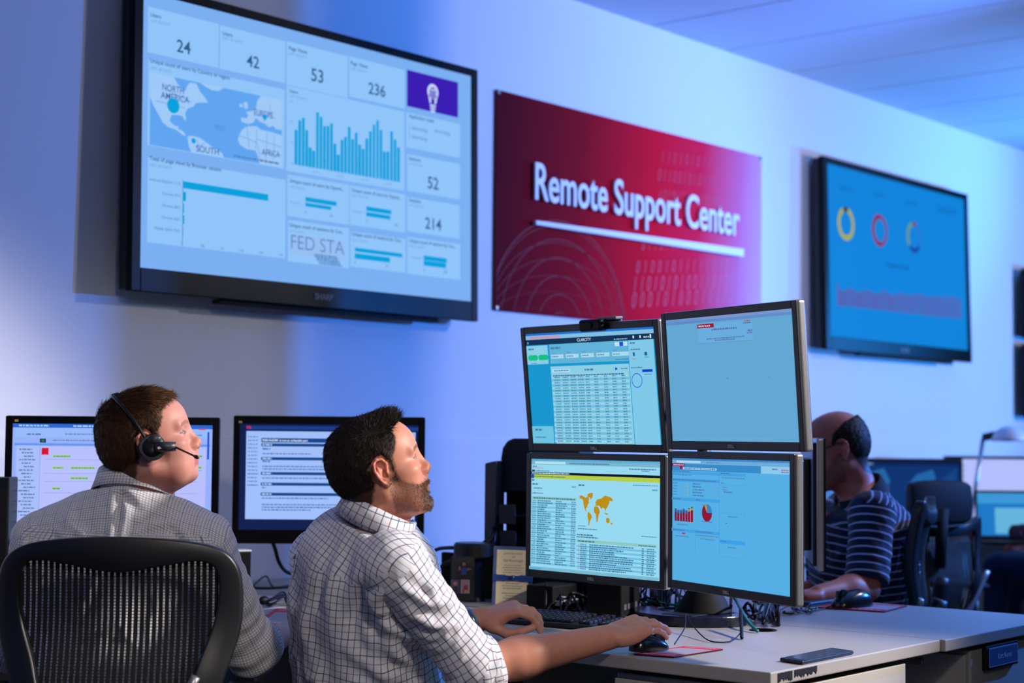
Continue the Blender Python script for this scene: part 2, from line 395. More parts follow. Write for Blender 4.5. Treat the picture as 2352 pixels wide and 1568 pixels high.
# ------------------------------------------------------------------ materials of the room
M_wall = mat('wall_paint', (214, 214, 222), .85, bump=.15, bscale=180, var=.02)
M_ceil = mat('ceiling_tile', (196, 196, 204), .95, bump=.5, bscale=90)
M_floor = mat('carpet', (60, 62, 70), .95, bump=.6, bscale=300, var=.2)
M_desk = mat('desk_laminate', (156, 151, 146), .42, var=.04, vscale=30)
M_edge = mat('desk_edge', (178, 172, 162), .5)
M_ped = mat('desk_metal', (170, 166, 160), .55)
M_black = mat('black_plastic', (14, 14, 18), .38)
M_gloss = mat('gloss_black', (5, 5, 9), .42, spec=.15)
M_matte = mat('matte_black', (8, 8, 10), .75, spec=.3)
M_silver = mat('silver_plastic', (150, 150, 156), .32, metal=.6)
M_rub = mat('black_rubber', (9, 9, 12), .5, spec=.3)
M_teal = mat('teal_cable', (0, 110, 100), .4)
M_white = mat('white_plastic', (215, 215, 220), .4)
M_grey = mat('grey_plastic', (92, 92, 98), .45)
M_red = mat('red_print', (190, 20, 48), .6)
M_brass = mat('contact_gold', (190, 160, 90), .3, metal=.8)
M_chair = mat('chair_frame', (24, 25, 29), .38)
def paper(c): return mat('print_%d_%d_%d' % c, c, .6)

def struct(name, mb, m, **k): o = mb.build(name, m, **k); o['kind'] = 'structure'; return o
b = MB(); b.box(-2.5, 14, 0, .12, 0, 3.3); struct('wall_back', b, M_wall)
b = MB(); b.box(-2.5, 14, -.008, -.001, .0, 1.216); struct('trim_1', b, M_wall, bevel=.003)
b = MB(); b.box(-2.62, -2.5, -7.5, .12, 0, 3.3); struct('wall_left', b, M_wall)
b = MB(); b.box(14, 14.12, -7.5, .12, 0, 3.3); struct('wall_right', b, M_wall)
b = MB(); b.box(-2.5, 14, -7.5, .12, -.1, 0); struct('floor', b, M_floor)
b = MB(); b.box(-2.5, 14, -7.5, 0, 3.096, 3.2)
for i in range(27): b.box(-2.478+i*.61, -1.88+i*.61, -7.5, 0, 3.092, 3.097)
struct('ceiling', b, M_ceil)
b = MB(); b.box(5.56, 5.71, -2.16, -2.08, 0, 3.09); struct('unseen_shadow_post', b, M_wall, bevel=.004)  # unseen post added to keep the blue light off a band of wall

# ------------------------------------------------------------------ wall televisions
def television(F, w, h, label, bl, bt, bb, canvas, logo, dep=.085, group=None):
    t = thing('television', label, 'television', F.translation, group)
    x = w/2+bl; z0 = -h/2-bb; z1 = h/2+bt
    b = MB(F); b.box(-x+.004, x-.004, .022, dep-.02, z0+.005, z1-.005); b.box(-x*.72, x*.72, dep-.02, dep-.005, z0+.12, z1-.15); b.build('housing', M_black, t, bevel=.008)
    b = MB(F)
    for q in ((-x, -w/2, z0, z1), (w/2, x, z0, z1), (-w/2, w/2, z0, -h/2), (-w/2, w/2, h/2, z1)): b.box(q[0], q[1], -.008, .022, q[2], q[3])
    b.build('bezel', M_gloss, t, bevel=.003)
    b = MB(F); b.box(-.3, .3, dep-.01, .088, -.2, .2); b.build('wall_bracket', M_matte, t)
    b = MB(F); b.box(-x*.55, x*.75, .01, .05, z0-.014, z0); b.build('speaker_bar', M_matte, t, bevel=.004)
    canvas.build('screen', t)
    c = Canvas(F @ Matrix.Translation((0, -.0085, 0)), .002, .002, (10, 10, 14), fn=paper)
    c.text(logo, .0, z0+bb*.36, .03, (120, 124, 135), width=.085, align='c', bold=.02); c.build('maker_mark', t)
    return t
bg = (140, 190, 245); tile = (144, 196, 248); bar = (0, 160, 220); ink = (50, 92, 150); grey = (105, 150, 205)
F1 = Matrix.Translation((3.950, -.10, 2.178)) @ Matrix.Rotation(-.015, 4, 'X')
c = Canvas(F1, 1.556, .876, (122, 174, 240))
P = c.prect
tiles = [(325, 30, 486, 166), (491, 70, 640, 198), (645, 104, 784, 230), (789, 136, 916, 252),
         (328, 152, 641, 394), (647, 206, 918, 440), (331, 376, 647, 600), (652, 410, 792, 520), (796, 432, 922, 536),
         (655, 514, 794, 620), (799, 538, 924, 628), (922, 262, 1044, 362), (926, 358, 1046, 458), (928, 456, 1047, 548), (930, 548, 1050, 642)]
for (x0, y0, x1, y1) in tiles: P(x0, y0, x1+3, y1+3, tile)
# the map tile
mx0, mz1 = c.uv(333, 186); mx1, mz0 = c.uv(638, 392)
_, mz1b = c.uv(636, 236); _, mz0b = c.uv(334, 350)
mz1 = (mz1+mz1b)/2; mz0 = (mz0+mz0b)/2
P2 = lambda u, v: (mx0+(mx1-mx0)*u, mz0+(mz1-mz0)*v)
c.rect(mx0, mz0, mx1, mz1, (96, 164, 240))
land = (158, 200, 246)
def blob(pts, col=land): c.poly([P2(*p) for p in pts], col, hold=True)
c.L += 1
blob([(0, 1), (.17, 1), (.19, .93), (.22, .86), (.25, .84), (.26, .9), (.28, .97), (.33, .98), (.36, .88), (.4, .8), (.42, .74), (.36, .72), (.33, .7), (.31, .64), (.27, .6), (.25, .52), (.26, .45), (.25, .42), (.23, .48), (.18, .48), (.15, .46), (.14, .38), (.17, .33), (.2, .32), (.21, .35), (.2, .29), (.24, .27), (.26, .22), (.24, .21), (.19, .27), (.13, .29), (.09, .34), (.06, .44), (.02, .56), (0, .66)])
blob([(.27, .21), (.31, .23), (.36, .22), (.41, .17), (.46, .12), (.53, .06), (.545, 0), (.3, 0), (.28, .08)])
blob([(.36, 1), (.54, 1), (.5, .94), (.45, .93), (.4, .96)])
blob([(.66, .36), (.68, .44), (.71, .5), (.76, .53), (.8, .54), (.83, .5), (.9, .5), (.95, .49), (1, .48), (1, 0), (.82, 0), (.81, .1), (.79, .18), (.72, .18), (.67, .22), (.65, .29)])
blob([(.67, .62), (.72, .63), (.73, .68), (.71, .72), (.76, .75), (.79, .8), (.8, .92), (.83, 1), (1, 1), (1, .56), (.95, .55), (.93, .6), (.9, .56), (.86, .6), (.82, .62), (.79, .66), (.77, .58), (.73, .55), (.68, .56)])
blob([(.7, .76), (.73, .78), (.72, .87), (.69, .85)]); blob([(.66, .77), (.69, .78), (.68, .83), (.66, .81)])
for a, bb_ in (((.72, .5), (.74, .2)), ((.8, .5), (.79, .2)), ((.66, .36), (.8, .3)), ((.8, .35), (1, .3)), ((.88, .48), (.87, .02)), ((.94, .46), (.93, .05)), ((.8, .3), (.83, .05)), ((.82, .16), (1, .18)),
               ((.04, .62), (.25, .6)), ((.12, .8), (.3, .7)), ((.8, .7), (.95, .72)), ((.85, .8), (.86, .6)), ((.34, .2), (.36, .02)), ((.4, .15), (.33, .08)), ((.91, .75), (.9, .9))):
    p, q = P2(*a), P2(*bb_); n = np.array([-(q[1]-p[1]), q[0]-p[0]]); n = n/np.linalg.norm(n)*.0011
    c.poly([(p[0]+n[0], p[1]+n[1]), (p[0]-n[0], p[1]-n[1]), (q[0]-n[0], q[1]-n[1]), (q[0]+n[0], q[1]+n[1])], (104, 156, 225))
for t_, u, v, ww in (('NORTH', .085, .79, .155), ('AMERICA', .075, .675, .205), ('EUROPE', .775, .70, .15), ('AFRICA', .84, .14, .145), ('SOUTH', .335, .02, .17)):
    p = P2(u, v); c.text(t_, p[0], p[1], .03, (60, 104, 175), width=ww*(mx1-mx0), bold=.01)
p = P2(.47, .42); c.text('Atlantic', p[0], p[1], .012, (60, 120, 205), width=.045); p = P2(.475, .38); c.text('Ocean', p[0], p[1], .012, (60, 120, 205), width=.04)
for u, v, r in ((.165, .60, .0245), (.86, .70, .010), (.315, .16, .009)): p = P2(u, v); c.ring(p[0], p[1], 0, r, 0, 2*PI, bar)
p = P2(.62, .035); c.scribble(p[0], p[1], P2(.98, 0)[0], .009, ink)
for t_, a, bq in (('Users', (331, 53), (355, 58)), ('Users', (497, 92), (520, 98)), ('Page Views', (650, 124), (692, 133)), ('Page Views', (792, 155), (832, 164)),
                 ('Users', (653, 221), (672, 226)), ('Total of page views by Browser version', (334, 384), (499, 405)), ('Unique count of users by Country or region', (332, 160), (515, 194)),
                 ('Unique count of users by Operat...', (657, 428), (782, 446)), ('Unique count of users by Operat...', (800, 447), (914, 463)), ('Unique count of sessions by Cou...', (658, 529), (784, 545)),
                 ('Unique count of sessions by Cou...', (802, 547), (919, 562)), ('Unique count of sessions by Cou...', (934, 560), (1042, 573)), ('Application totals', (928, 275), (986, 285)),
                 ('Sessions', (930, 371), (957, 377)), ('Sessions', (932, 466), (959, 472))):
    c.ptext(t_, *a, *bq, ink, bold=.012)
for a, bq in (((331, 62), (376, 72)), ((497, 100), (543, 108)), ((650, 132), (690, 141)), ((792, 163), (830, 172)), ((332, 170), (380, 180)), ((653, 229), (692, 237)), ((334, 392), (385, 402)), ((657, 437), (693, 443)), ((800, 455), (838, 461)), ((658, 538), (693, 543)), ((802, 556), (838, 562)), ((934, 568), (970, 573)), ((930, 379), (962, 385)), ((932, 474), (966, 480))):
    c.ptext('LAST 30 DAYS', a[0], a[1]+3, bq[0], bq[1]+3, grey)
for t_, a, bq in (('24', (392, 134), (424, 138)), ('42', (553, 164), (582, 168)), ('53', (702, 194), (730, 199)), ('236', (834, 222), (873, 228)), ('52', (974, 436), (999, 439)), ('214', (970, 529), (1007, 532))):
    c.ptext(t_, *a, *bq, (44, 92, 140), bold=.012)
# users bar chart
bh = [306, 284, 278, 306, 346, 353, 265, 275, 296, 296, 290, 336, 361, 327, 320, 297, 325, 310, 337, 347, 323, 306, 291, 281, 303, 352, 352, 305, 324, 342]
for i, t_ in enumerate(bh):
    x0 = 666+i*8.13; ba = 387+(x0-666)*.150; P(x0, t_+1, x0+7.75, ba+1.2, bar)
for x, y_ in ((709, 405), (766, 413), (822, 421), (877, 429)): c.ptext('Jul 24', x, y_, x+14, y_+2, grey)
for x, y_ in ((655, 245), (656, 292), (658, 340), (660, 388)): c.ptext('10', x, y_, x+5, y_, grey)
# browser chart
P(411, 428, 413, 575, ink)
for i, (x1, y0, y1) in enumerate(((608, 430, 472), (419, 454, 476), (415, 481, 503), (416, 508, 529), (414, 535, 557))): P(412, y0, x1, y1, bar)
for t_, x, y_ in (('Internet Explorer 11.0', 335, 432), ('Chrome 59.0', 364, 462), ('Chrome 58.0', 364, 489), ('Chrome 60.0', 364, 516), ('Mobile Safari 10.0', 348, 542)): c.ptext(t_, x, y_, 405, y_+5, (70, 110, 170))
for i in range(6): c.ptext(('0', '5K', '10K', '15K', '20K', '25K')[i], 410+i*45, 577+i*4, (413 if i == 0 else 419)+i*45, 578+i*4, (80, 120, 180))
for (x0, y0, x1, y1) in ((693, 461, 765, 481), (693, 474, 753, 490.5), (833, 480, 891, 498), (833, 493, 889, 510), (808.6, 575, 918, 596), (808.6, 588, 890, 608.6), (967, 590.5, 1020.5, 607), (967, 602, 1019, 619)): P(x0, y0, x1, y1, bar)
for x, y_ in ((658, 476), (801, 494), (938, 597)): c.ptext('Windows 7', x, y_, x+26, y_+3, grey)
for x, y_, s_ in ((693, 499, '0'), (750, 506, '5K'), (833, 517, '0'), (900, 525, '5K'), (808, 613, '0'), (880, 619, '5K'), (968, 627, '0'), (1014, 632, '10')): c.ptext(s_, x, y_, x+(3 if s_ == '0' else 7), y_, (80, 120, 180))
# small city map with large clipped letters
P(660, 546, 786, 605, (150, 190, 240)); c.ptext('FED STA', 662, 580, 784, 592, (84, 130, 196), bold=-.01)
for k in range(5): a = c.uv(715+k*3, 588+k*5); c.scribble(a[0], a[1]-.01, a[0]+.11, .007, (40, 90, 160))
# application totals
for x, y_ in ((934, 302), (986, 308), (934, 322)): c.ptext('advertising', x, y_, x+36, y_+5, (70, 120, 185))
P(928, 290, 929.5, 325, grey)
# purple bulb tile
P(921, 165, 1040, 273, (58, 20, 176)); bx, bz = c.uv(981, 215); wh = (205, 220, 255)
c.ring(bx, bz, .018, .030, -.6, PI+.6, wh); c.poly([(bx-.026, bz-.012), (bx-.014, bz-.022), (bx-.008, bz-.044), (bx-.018, bz-.044)], wh); c.poly([(bx+.026, bz-.012), (bx+.018, bz-.044), (bx+.008, bz-.044), (bx+.014, bz-.022)], wh)
for k in range(3): c.rect(bx-.016+k*.002, bz-.056-k*.011, bx+.016-k*.002, bz-.049-k*.011, wh)
c.rect(bx-.009, bz-.03, bx-.005, bz+.012, wh); c.rect(bx+.005, bz-.03, bx+.009, bz+.012, wh); c.rect(bx-.012, bz+.006, bx+.012, bz+.010, wh)
television(F1, 1.556, .876, 'largest wall television, showing a light blue analytics dashboard with a map and bar charts', .036, .030, .075, c, 'SHARP', .085)

F2 = Matrix.Translation((8.290, -.10, 2.198)) @ Matrix.Rotation(-.02, 4, 'X')
c = Canvas(F2, 1.61, .89, (0, 128, 214))
for (x, y_, col, segs) in ((1937, 500, (150, 160, 40), [(0, 6.28, (170, 172, 24)), (1.3, 1.9, (30, 40, 80))]), (2015, 514, (150, 30, 80), [(0, 6.28, (120, 70, 130)), (1.6, 4.9, (140, 16, 56))]), (2094, 528, (30, 90, 190), [(0, 6.28, (40, 110, 205)), (1.9, 3.8, (110, 150, 100)), (4, 5.6, (10, 60, 160)), (1.2, 1.7, (120, 70, 90))])):
    u, v = c.uv(x, y_)
    for a0, a1, q in segs: c.ring(u, v, .062, .088, a0, a1, q)
for i, t_ in enumerate(((1920, 421, 1950), (2000, 434, 2026), (2073, 451, 2100), (2148, 470, 2190))): c.ptext('Sessions', t_[0], t_[1], t_[2], t_[1]+6, (0, 92, 180))
c.ptext('Requests by day', 2032, 597, 2084, 603, (0, 86, 170), bold=.02)
random.seed(3)
for i in range(66):
    x = 1920+i*4.32; top = 650+(x-1920)*.055+3*math.sin(i*.7)+random.uniform(-3, 3)-(12 if i in (0, 57) else 0); P = c.prect; P(x, top, x+3.9, 688+(x-1920)*.092, (96, 56, 142) if i % 2 else (108, 52, 134))
P(1919, 641, 1922, 690, (120, 60, 150))
television(F2, 1.61, .89, 'wall television with three ring charts above a purple bar graph, right of the red banner', .045, .035, .070, c, 'LG')
for k, (z, hh, nm) in enumerate(((2.095, .40, 'upper of the two wall televisions cut off by the right edge of the photo'), (1.61, .42, 'lower of the two wall televisions cut off by the right edge of the photo'))):
    Fs = Matrix.Translation((on_wall(2354, 690, .09)[0]+.408, -.09, z)); c = Canvas(Fs, .78, hh, (10, 40, 90)); c.rect(-.36, -.15, .3, .12, (16, 70, 140))
    television(Fs, .78, hh, nm, .018, .018, .022, c, 'LG', .06)

# ------------------------------------------------------------------ banner
X0, X1, Z0, Z1 = 4.978, 6.985, 1.728, 2.618; BW = X1-X0; BH = Z1-Z0
FB = Matrix.Translation(((X0+X1)/2, -.012, (Z0+Z1)/2))
mb = bpy.data.materials.new('banner_print_and_light'); mb.use_nodes = True; nt = mb.node_tree; bs = nt.nodes['Principled BSDF']; bs.inputs['Roughness'].default_value = .8; bs.inputs['Specular IOR Level'].default_value = .1
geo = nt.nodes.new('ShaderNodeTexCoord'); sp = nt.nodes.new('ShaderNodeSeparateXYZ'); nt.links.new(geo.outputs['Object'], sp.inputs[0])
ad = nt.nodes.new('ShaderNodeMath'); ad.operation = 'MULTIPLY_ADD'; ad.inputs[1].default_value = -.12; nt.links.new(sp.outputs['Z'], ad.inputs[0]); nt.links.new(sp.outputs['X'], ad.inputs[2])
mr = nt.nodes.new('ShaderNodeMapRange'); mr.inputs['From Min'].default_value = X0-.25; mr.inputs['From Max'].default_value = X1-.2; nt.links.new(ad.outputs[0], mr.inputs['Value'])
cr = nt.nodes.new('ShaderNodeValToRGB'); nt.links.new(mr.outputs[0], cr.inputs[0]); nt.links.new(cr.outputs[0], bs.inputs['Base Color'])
el = cr.color_ramp.elements; el[0].position = 0; el[0].color = srgb((84, 0, 18))+(1,); el[1].position = 1; el[1].color = srgb((214, 165, 196))+(1,)  # ramp holds the print fade, plus some blue light in its lavender end
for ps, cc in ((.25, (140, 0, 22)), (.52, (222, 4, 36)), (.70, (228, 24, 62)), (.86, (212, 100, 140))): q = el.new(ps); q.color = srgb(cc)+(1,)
ban = thing('banner', 'crimson wall banner with white raised words Remote Support Center', 'banner', (X0, -.01, Z0))
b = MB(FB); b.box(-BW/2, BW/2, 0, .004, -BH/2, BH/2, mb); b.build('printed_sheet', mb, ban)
for sx in (-1, 1):
    for sz in (-1, 1):
        b = MB(FB); b.box(sx*(BW/2-.012)-.008, sx*(BW/2-.012)+.008, -.006, .010, sz*(BH/2-.010)-.008, sz*(BH/2-.010)+.008); b.build('corner_clip', M_silver, ban, bevel=.002)
def mixc(a, b_, t): return tuple(int(round(x+(y_-x)*t)) for x, y_ in zip(a, b_))
c = Canvas(FB, .002, .002, (190, 10, 60), fn=paper); c.mb.v.clear(); c.mb.f.clear(); c.mb.m.clear(); c.mb.ms.clear()
def grad(u): # colour of the sheet at u, print with some blue light painted in
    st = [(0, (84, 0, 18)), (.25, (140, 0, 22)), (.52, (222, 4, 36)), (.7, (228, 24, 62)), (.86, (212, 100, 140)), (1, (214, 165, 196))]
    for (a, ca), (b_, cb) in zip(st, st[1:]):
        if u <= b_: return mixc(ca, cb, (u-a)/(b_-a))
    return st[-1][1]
rows = [(1443, 695, 1700, 700, '000101000100001'), (1446, 657, 1710, 655, '110101010011010011'), (1452, 615, 1700, 608, '0100101111101010'), (1465, 562, 1600, 560, '0110100101'),
        (1502, 447, 1650, 440, '10101010110101'), (1500, 402, 1637, 398, '011001010110'), (1506, 358, 1627, 352, '110101011')]
rx = []
for k, (px0, py0, px1, py1, s_) in enumerate(rows):
    a = c.uv(px0, py0); e_ = c.uv(px1, py1); hgt = (.082, .078, .066, .05, .062, .066, .062)[k]; adv = (e_[0]-a[0])/len(s_); lift = .10 if k < 4 else .05
    for i, ch in enumerate(s_):
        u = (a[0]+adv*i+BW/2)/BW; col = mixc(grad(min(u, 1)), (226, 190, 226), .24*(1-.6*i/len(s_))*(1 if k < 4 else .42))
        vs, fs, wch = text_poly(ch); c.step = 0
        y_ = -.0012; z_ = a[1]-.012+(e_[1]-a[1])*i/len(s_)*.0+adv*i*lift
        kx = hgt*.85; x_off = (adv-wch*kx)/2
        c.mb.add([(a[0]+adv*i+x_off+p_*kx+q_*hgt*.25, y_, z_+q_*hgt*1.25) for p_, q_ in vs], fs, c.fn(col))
c.step = .00002
def arcline(cx, cz, r, a0, a1, col, wd=.003, rx_=1., n=36, rot=0):
    y_ = c.y(); vs = []
    for i in range(n+1):
        a = a0+(a1-a0)*i/n; X_ = rx_*math.cos(a); Z_ = math.sin(a)
        for rr in (r-wd/2, r+wd/2):
            xx = X_*rr*math.cos(rot)-Z_*rr*math.sin(rot); zz = X_*rr*math.sin(rot)+Z_*rr*math.cos(rot); vs.append((min(max(cx+xx, -BW/2+.01), BW/2), -.001, min(max(cz+zz, -BH/2+.01), BH/2)))
    c.mb.add(vs, [(2*i, 2*i+1, 2*i+3, 2*i+2) for i in range(n)], c.fn(col))
gx, gz = -BW/2+.42, -BH/2-.06; gc = (132, 4, 28)
arcline(gx, gz, .46, 0, PI, gc, .004)
for k in range(1, 6): arcline(gx, gz, .46*k/6, 0, 2*PI, (116, 2, 22), .003, 1, rot=.2)
for k in range(7): arcline(gx, gz, .46, PI*.5, PI*1.5, (116, 2, 22), .0025, .15*k+.05, rot=-PI/2)
c.build('print_pattern', ban)
# raised lettering and rule
a = c.uv(1215, 456); e_ = c.uv(1686, 533)
vs, fs, w0 = text_poly('Remote Support Center', .012)
me_w = e_[0]-a[0]; cu = bpy.data.curves.new('lettering', 'FONT'); cu.body = 'Remote Support Center'; cu.size = 1; cu.extrude = .02; cu.offset = .012; cu.resolution_u = 6
ob = bpy.data.objects.new('t', cu); C.objects.link(ob); me = bpy.data.meshes.new_from_object(ob.evaluated_get(bpy.context.evaluated_depsgraph_get())); bpy.data.objects.remove(ob)
xs = [v.co.x for v in me.vertices]; x0_ = min(xs); kx = me_w/(max(xs)-x0_); za, ze = a[1], e_[1]
hz = c.uv(1215, 372)[1]-a[1]; kz = hz/.70
for v in me.vertices:
    X_ = (v.co.x-x0_)*kx; p = FB @ Vector((a[0]+X_, -.016-v.co.z*.25, a[1]+(ze-za)*X_/me_w+v.co.y*kz)); v.co = p
me.materials.append(mat('letter_white', (232, 228, 240), .5)); lo = link('lettering', me, ban)
r0 = c.uv(1215, 511); r1 = c.uv(1694, 571)
b = MB(FB); b.prism([(r0[0], r0[1]-.009), (r1[0], r1[1]-.022), (r1[0]+.004, r1[1]+.018), (r0[0], r0[1]+.009)], -.028, -.010); b.build('underline_bar', mat('letter_white', (232, 228, 240)), ban, bevel=.004)

# ------------------------------------------------------------------ desks
def desk(name, label, x0, x1, y0, y1, legs, peds=(), group=None):
    t = thing(name, label, 'desk', (x0, y0, 0), group)
    b = MB(); b.box(x0, x1, y0, y1, .700, .73); b.build('worktop', M_desk, t, bevel=.003)
    for q in legs: b = MB(); b.box(*q); b.build('support_panel', M_ped, t, bevel=.003)
    return t
dk1 = desk('desk', 'light grey desk with a scuffed front corner, under the four stacked monitors', 3.05, 3.848, -2.463, -.745, [(3.40, 3.42, -2.0, -.80, .25, .698), (3.08, 3.82, -.80, -.775, 0, .698)])
dk2 = desk('desk', 'light grey desk with a name plate on its end, behind the stacked monitors', 3.852, 4.58, -2.475, -.745, [(3.89, 3.91, -2.0, -.80, .25, .698), (3.89, 4.5, -.80, -.775, 0, .698)])
dk3 = desk('desk', 'long worktop desk along the wall under the televisions', 1.0, 10.8, -.735, -.012, [(x, x+.03, -.70, -.05, 0, .698) for x in (1.05, 2.6, 4.7, 6.2, 7.7, 9.2, 10.6)])
def pedestal(label, x0, x1, y0, y1, face):
    t = thing('drawer_pedestal', label, 'drawers', (x0, y0, 0)); b = MB(); b.box(x0, x1, y0, y1, .0, .685); b.build('cabinet', M_ped, t, bevel=.003)
    zs = ((.04, .33), (.34, .51), (.52, .675))
    for z0, z1 in zs:
        b = MB(); b.box(x0-.018, x0-.001, y0+.006, y1-.006, z0, z1); d = b.build('drawer', M_ped, t, bevel=.003)
        b = MB(); b.box(x0-.028, x0-.017, y0+.12, y1-.12, z1-.035, z1-.02); b.build('handle', M_silver, d, bevel=.002)
    return t
pedestal('grey drawer pedestal under the scuffed corner of the desk', 3.09, 3.70, -2.445, -2.03, 'x')
pedestal('grey drawer pedestal carrying the dark blue name plate', 4.03, 4.56, -2.458, -2.05, 'x')
b = MB(); b.box(3.825, 3.845, -1.55, -.80, .7305, .862); tag(b.build('dark_gap_panel', M_matte, None, bevel=.003), 'low dark panel added between the two grey desks for the shade and clutter there', 'dark panel')  # added panel, stands in for shade and dark boxes behind the cables
# scuffed strip on the desk corner edge
a = on_wall(1800, 1553, 2.463); e_ = on_wall(1889, 1524, 2.463); random.seed(5)
b = MB()
def jag(x0, x1, z0, z1):
    n = 22; top = [(x0+(x1-x0)*i/n, z1-.001*random.random()) for i in range(n+1)]; bot = [(x0+(x1-x0)*i/n, z0+random.uniform(0, .010)) for i in range(n, -1, -1)]
    b.prism(top+bot, -2.4645, -2.4632)
xa, xb = a[0], e_[0]; jag(xa, xa+(xb-xa)*.36, .704, .726); jag(xa+(xb-xa)*.42, xb, .706, .726)
tag(b.build('edge_tape', M_matte, None), 'torn black tape residue on the edge of the desk corner', 'tape')
# grommet
g = on_z(1765, 1436, .731); t = MB(Matrix.Translation(Vector(g))); t.lathe([(.028, 0), (.034, .0015), (.036, 0), (.0, 0)]); t.build('cable_grommet', M_matte, dk1)
# name plate
def np_(px, py): return on_wall(px, py, 2.460)
a = np_(2270, 1520); x0 = a[0]; zt = np_(2270, 1463)[2]; zb = a[2]; F = Matrix.Translation((x0+.10, -2.467, (zt+zb)/2)); hh = (zt-zb)
t = thing('name_plate', 'dark blue name plate in a black holder on the end of the desk', 'sign', (x0, -2.467, zb))
b = MB(F); b.box(-.10, .10, -.004, .008, -hh/2, hh/2); b.build('holder', M_black, t, bevel=.002)
c = Canvas(F @ Matrix.Translation((0, -.0042, 0)), .178, hh*.76, (34, 58, 104), fn=paper)
for q in ((-.089, -.38, .089, -.36), (-.089, .36, .089, .38), (-.089, -.38, -.0875, .38), (.0875, -.38, .089, .38)): c.rect(q[0], q[1]*hh, q[2], q[3]*hh, (176, 190, 214))
c.text('Kurt Kense', -.035, -.006, .02, (190, 200, 220), width=.085); c.build('plate_print', t)
# flat device near the corner
cor = [on_z(px, py, .731)[:2] for px, py in ((1803.6, 1507), (1857, 1514), (1974.5, 1487.5), (1922, 1481))]
t = thing('smartphone', 'slim black phone lying flat near the scuffed desk corner', 'phone', (cor[0][0], cor[0][1], .731))
b = MB(); b.slab(cor, .731, .739); b.build('body', M_black, t, bevel=.003)
cc = np.mean(cor, 0); inn = [cc+(q-cc)*.86 for q in cor]; b = MB(); b.slab(inn, .7391, .7396); b.build('glass', mat('phone_glass', (70, 86, 104), .12), t)
# mouse pads
def pad(label, L, N, R, z=.7305):
    L, N, R = [on_z(*q, z)[:2] for q in (L, N, R)]; Fq = L+R-N; e1 = N-L; e2 = R-N
    t = thing('mouse_pad', label, 'mouse pad', (N[0], N[1], z)); q = [L, N, R, Fq]
    b = MB(); b.slab(q, z, z+.003); b.build('rubber_base', M_rub, t)
    b = MB(); b.slab([L+.01*(Fq-L), N, R, Fq], z+.003, z+.0036); b.build('cover', M_red, t)
    p = lambda u, v: L+e1*u+e2*v
    b = MB(); b.slab([p(.12, .22), p(.98, .22), p(.98, .80), p(.12, .80)], z+.0037, z+.004); b.build('grey_panel', mat('pad_grey', (150, 140, 150), .6), t)
    for s_ in ((.03, .16), (.86, .95)):
        b = MB()
        for k in range(9): u = .12+k*.09; b.slab([p(u, s_[0]+.03), p(u+.06, s_[0]+.03), p(u+.06, s_[1]-.02), p(u, s_[1]-.02)], z+.0037, z+.0041)
        b.build('small_print', mat('pad_print', (225, 120, 130), .6), t)
    return p
pad('red and grey mouse pad under the hand of the bearded man', (1470, 1499), (1561, 1504), (1673, 1484))
pad('red mouse pad at the far edge of the desk', (1889, 1383.5), (2043, 1391), (2094, 1376.5))
pad('red mouse pad beside the hand of the man with the headset', (590, 1452), (690, 1458), (735, 1414))
def mouse(label, p, ang, z=.735, s=1.):
    t = thing('computer_mouse', label, 'computer mouse', (p[0], p[1], z)); F = Matrix.Translation((p[0], p[1], z)) @ Matrix.Rotation(ang, 4, 'Z') @ Matrix.Scale(s, 4)
    vs = []; fs = []; n = 24; L = 16
    for i in range(L+1):
        a = PI*i/L; x = -.056*math.cos(a); wv = .031*math.sin(a)**.6*(1+.08*math.cos(2*a)); hv = .038*math.sin(a)**.7*(1-.25*x/.056)
        for k in range(n+1): q = PI*k/n; vs.append((x, wv*math.cos(q), .0005+hv*math.sin(q)**.8))
    for i in range(L):
        for k in range(n): fs.append((i*(n+1)+k, i*(n+1)+k+1, (i+1)*(n+1)+k+1, (i+1)*(n+1)+k))
    b = MB(F); b.add(vs, fs); b.build('shell', mat('mouse_shell', (18, 20, 28), .22), t, smooth=True)
    b = MB(F); b.lathe([(0, -.003), (.010, -.003), (.010, .003), (0, .003)], 16, F=Matrix.Translation((.030, 0, .031)) @ Matrix.Rotation(PI/2, 4, 'X')); b.build('scroll_wheel', M_rub, t)
    b = MB(F); b.box(-.0, .055, -.0006, .0006, .01, .0385); b.build('button_gap', M_matte, t)
    return t
m1 = on_z(1503, 1487, .735); mouse('black mouse in the right hand of the bearded man', m1, -.2, s=.92)
m2 = on_z(1968, 1378, .735); mouse('black mouse on the red pad at the far edge of the desk', m2, PI*.93, s=1.25)
# keyboard
def keyboard(label, p, ang, z=.7305):
    F = Matrix.Translation((p[0], p[1], z)) @ Matrix.Rotation(ang, 4, 'Z') @ Matrix.Rotation(.05, 4, 'X')
    t = thing('keyboard', label, 'keyboard', (p[0], p[1], z))
    b = MB(F); b.box(-.222, .222, -.075, .075, .004, .018); b.build('tray', M_black, t, bevel=.004); b = MB(F)
    for r in range(6):
        for k in range(22):
            if k in (15, 18) and True: continue
            x = -.211+k*.0192; y = .056-r*.0215-(.004 if r else 0); b.box(x, x+.0165, y-.009, y+.009, .018, .0255)
    b.build('keys', mat('key_black', (22, 26, 34), .4), t, bevel=.0015, seg=1); return t
kb = on_z(1318, 1432, .7305); keyboard('black keyboard under the left hand of the bearded man', (kb[0]-.01, kb[1]+.02), -PI/2+.10)
kb2 = on_z(440, 1440, .7305); keyboard('black keyboard in front of the man with the headset', (2.55, -.60), 0)

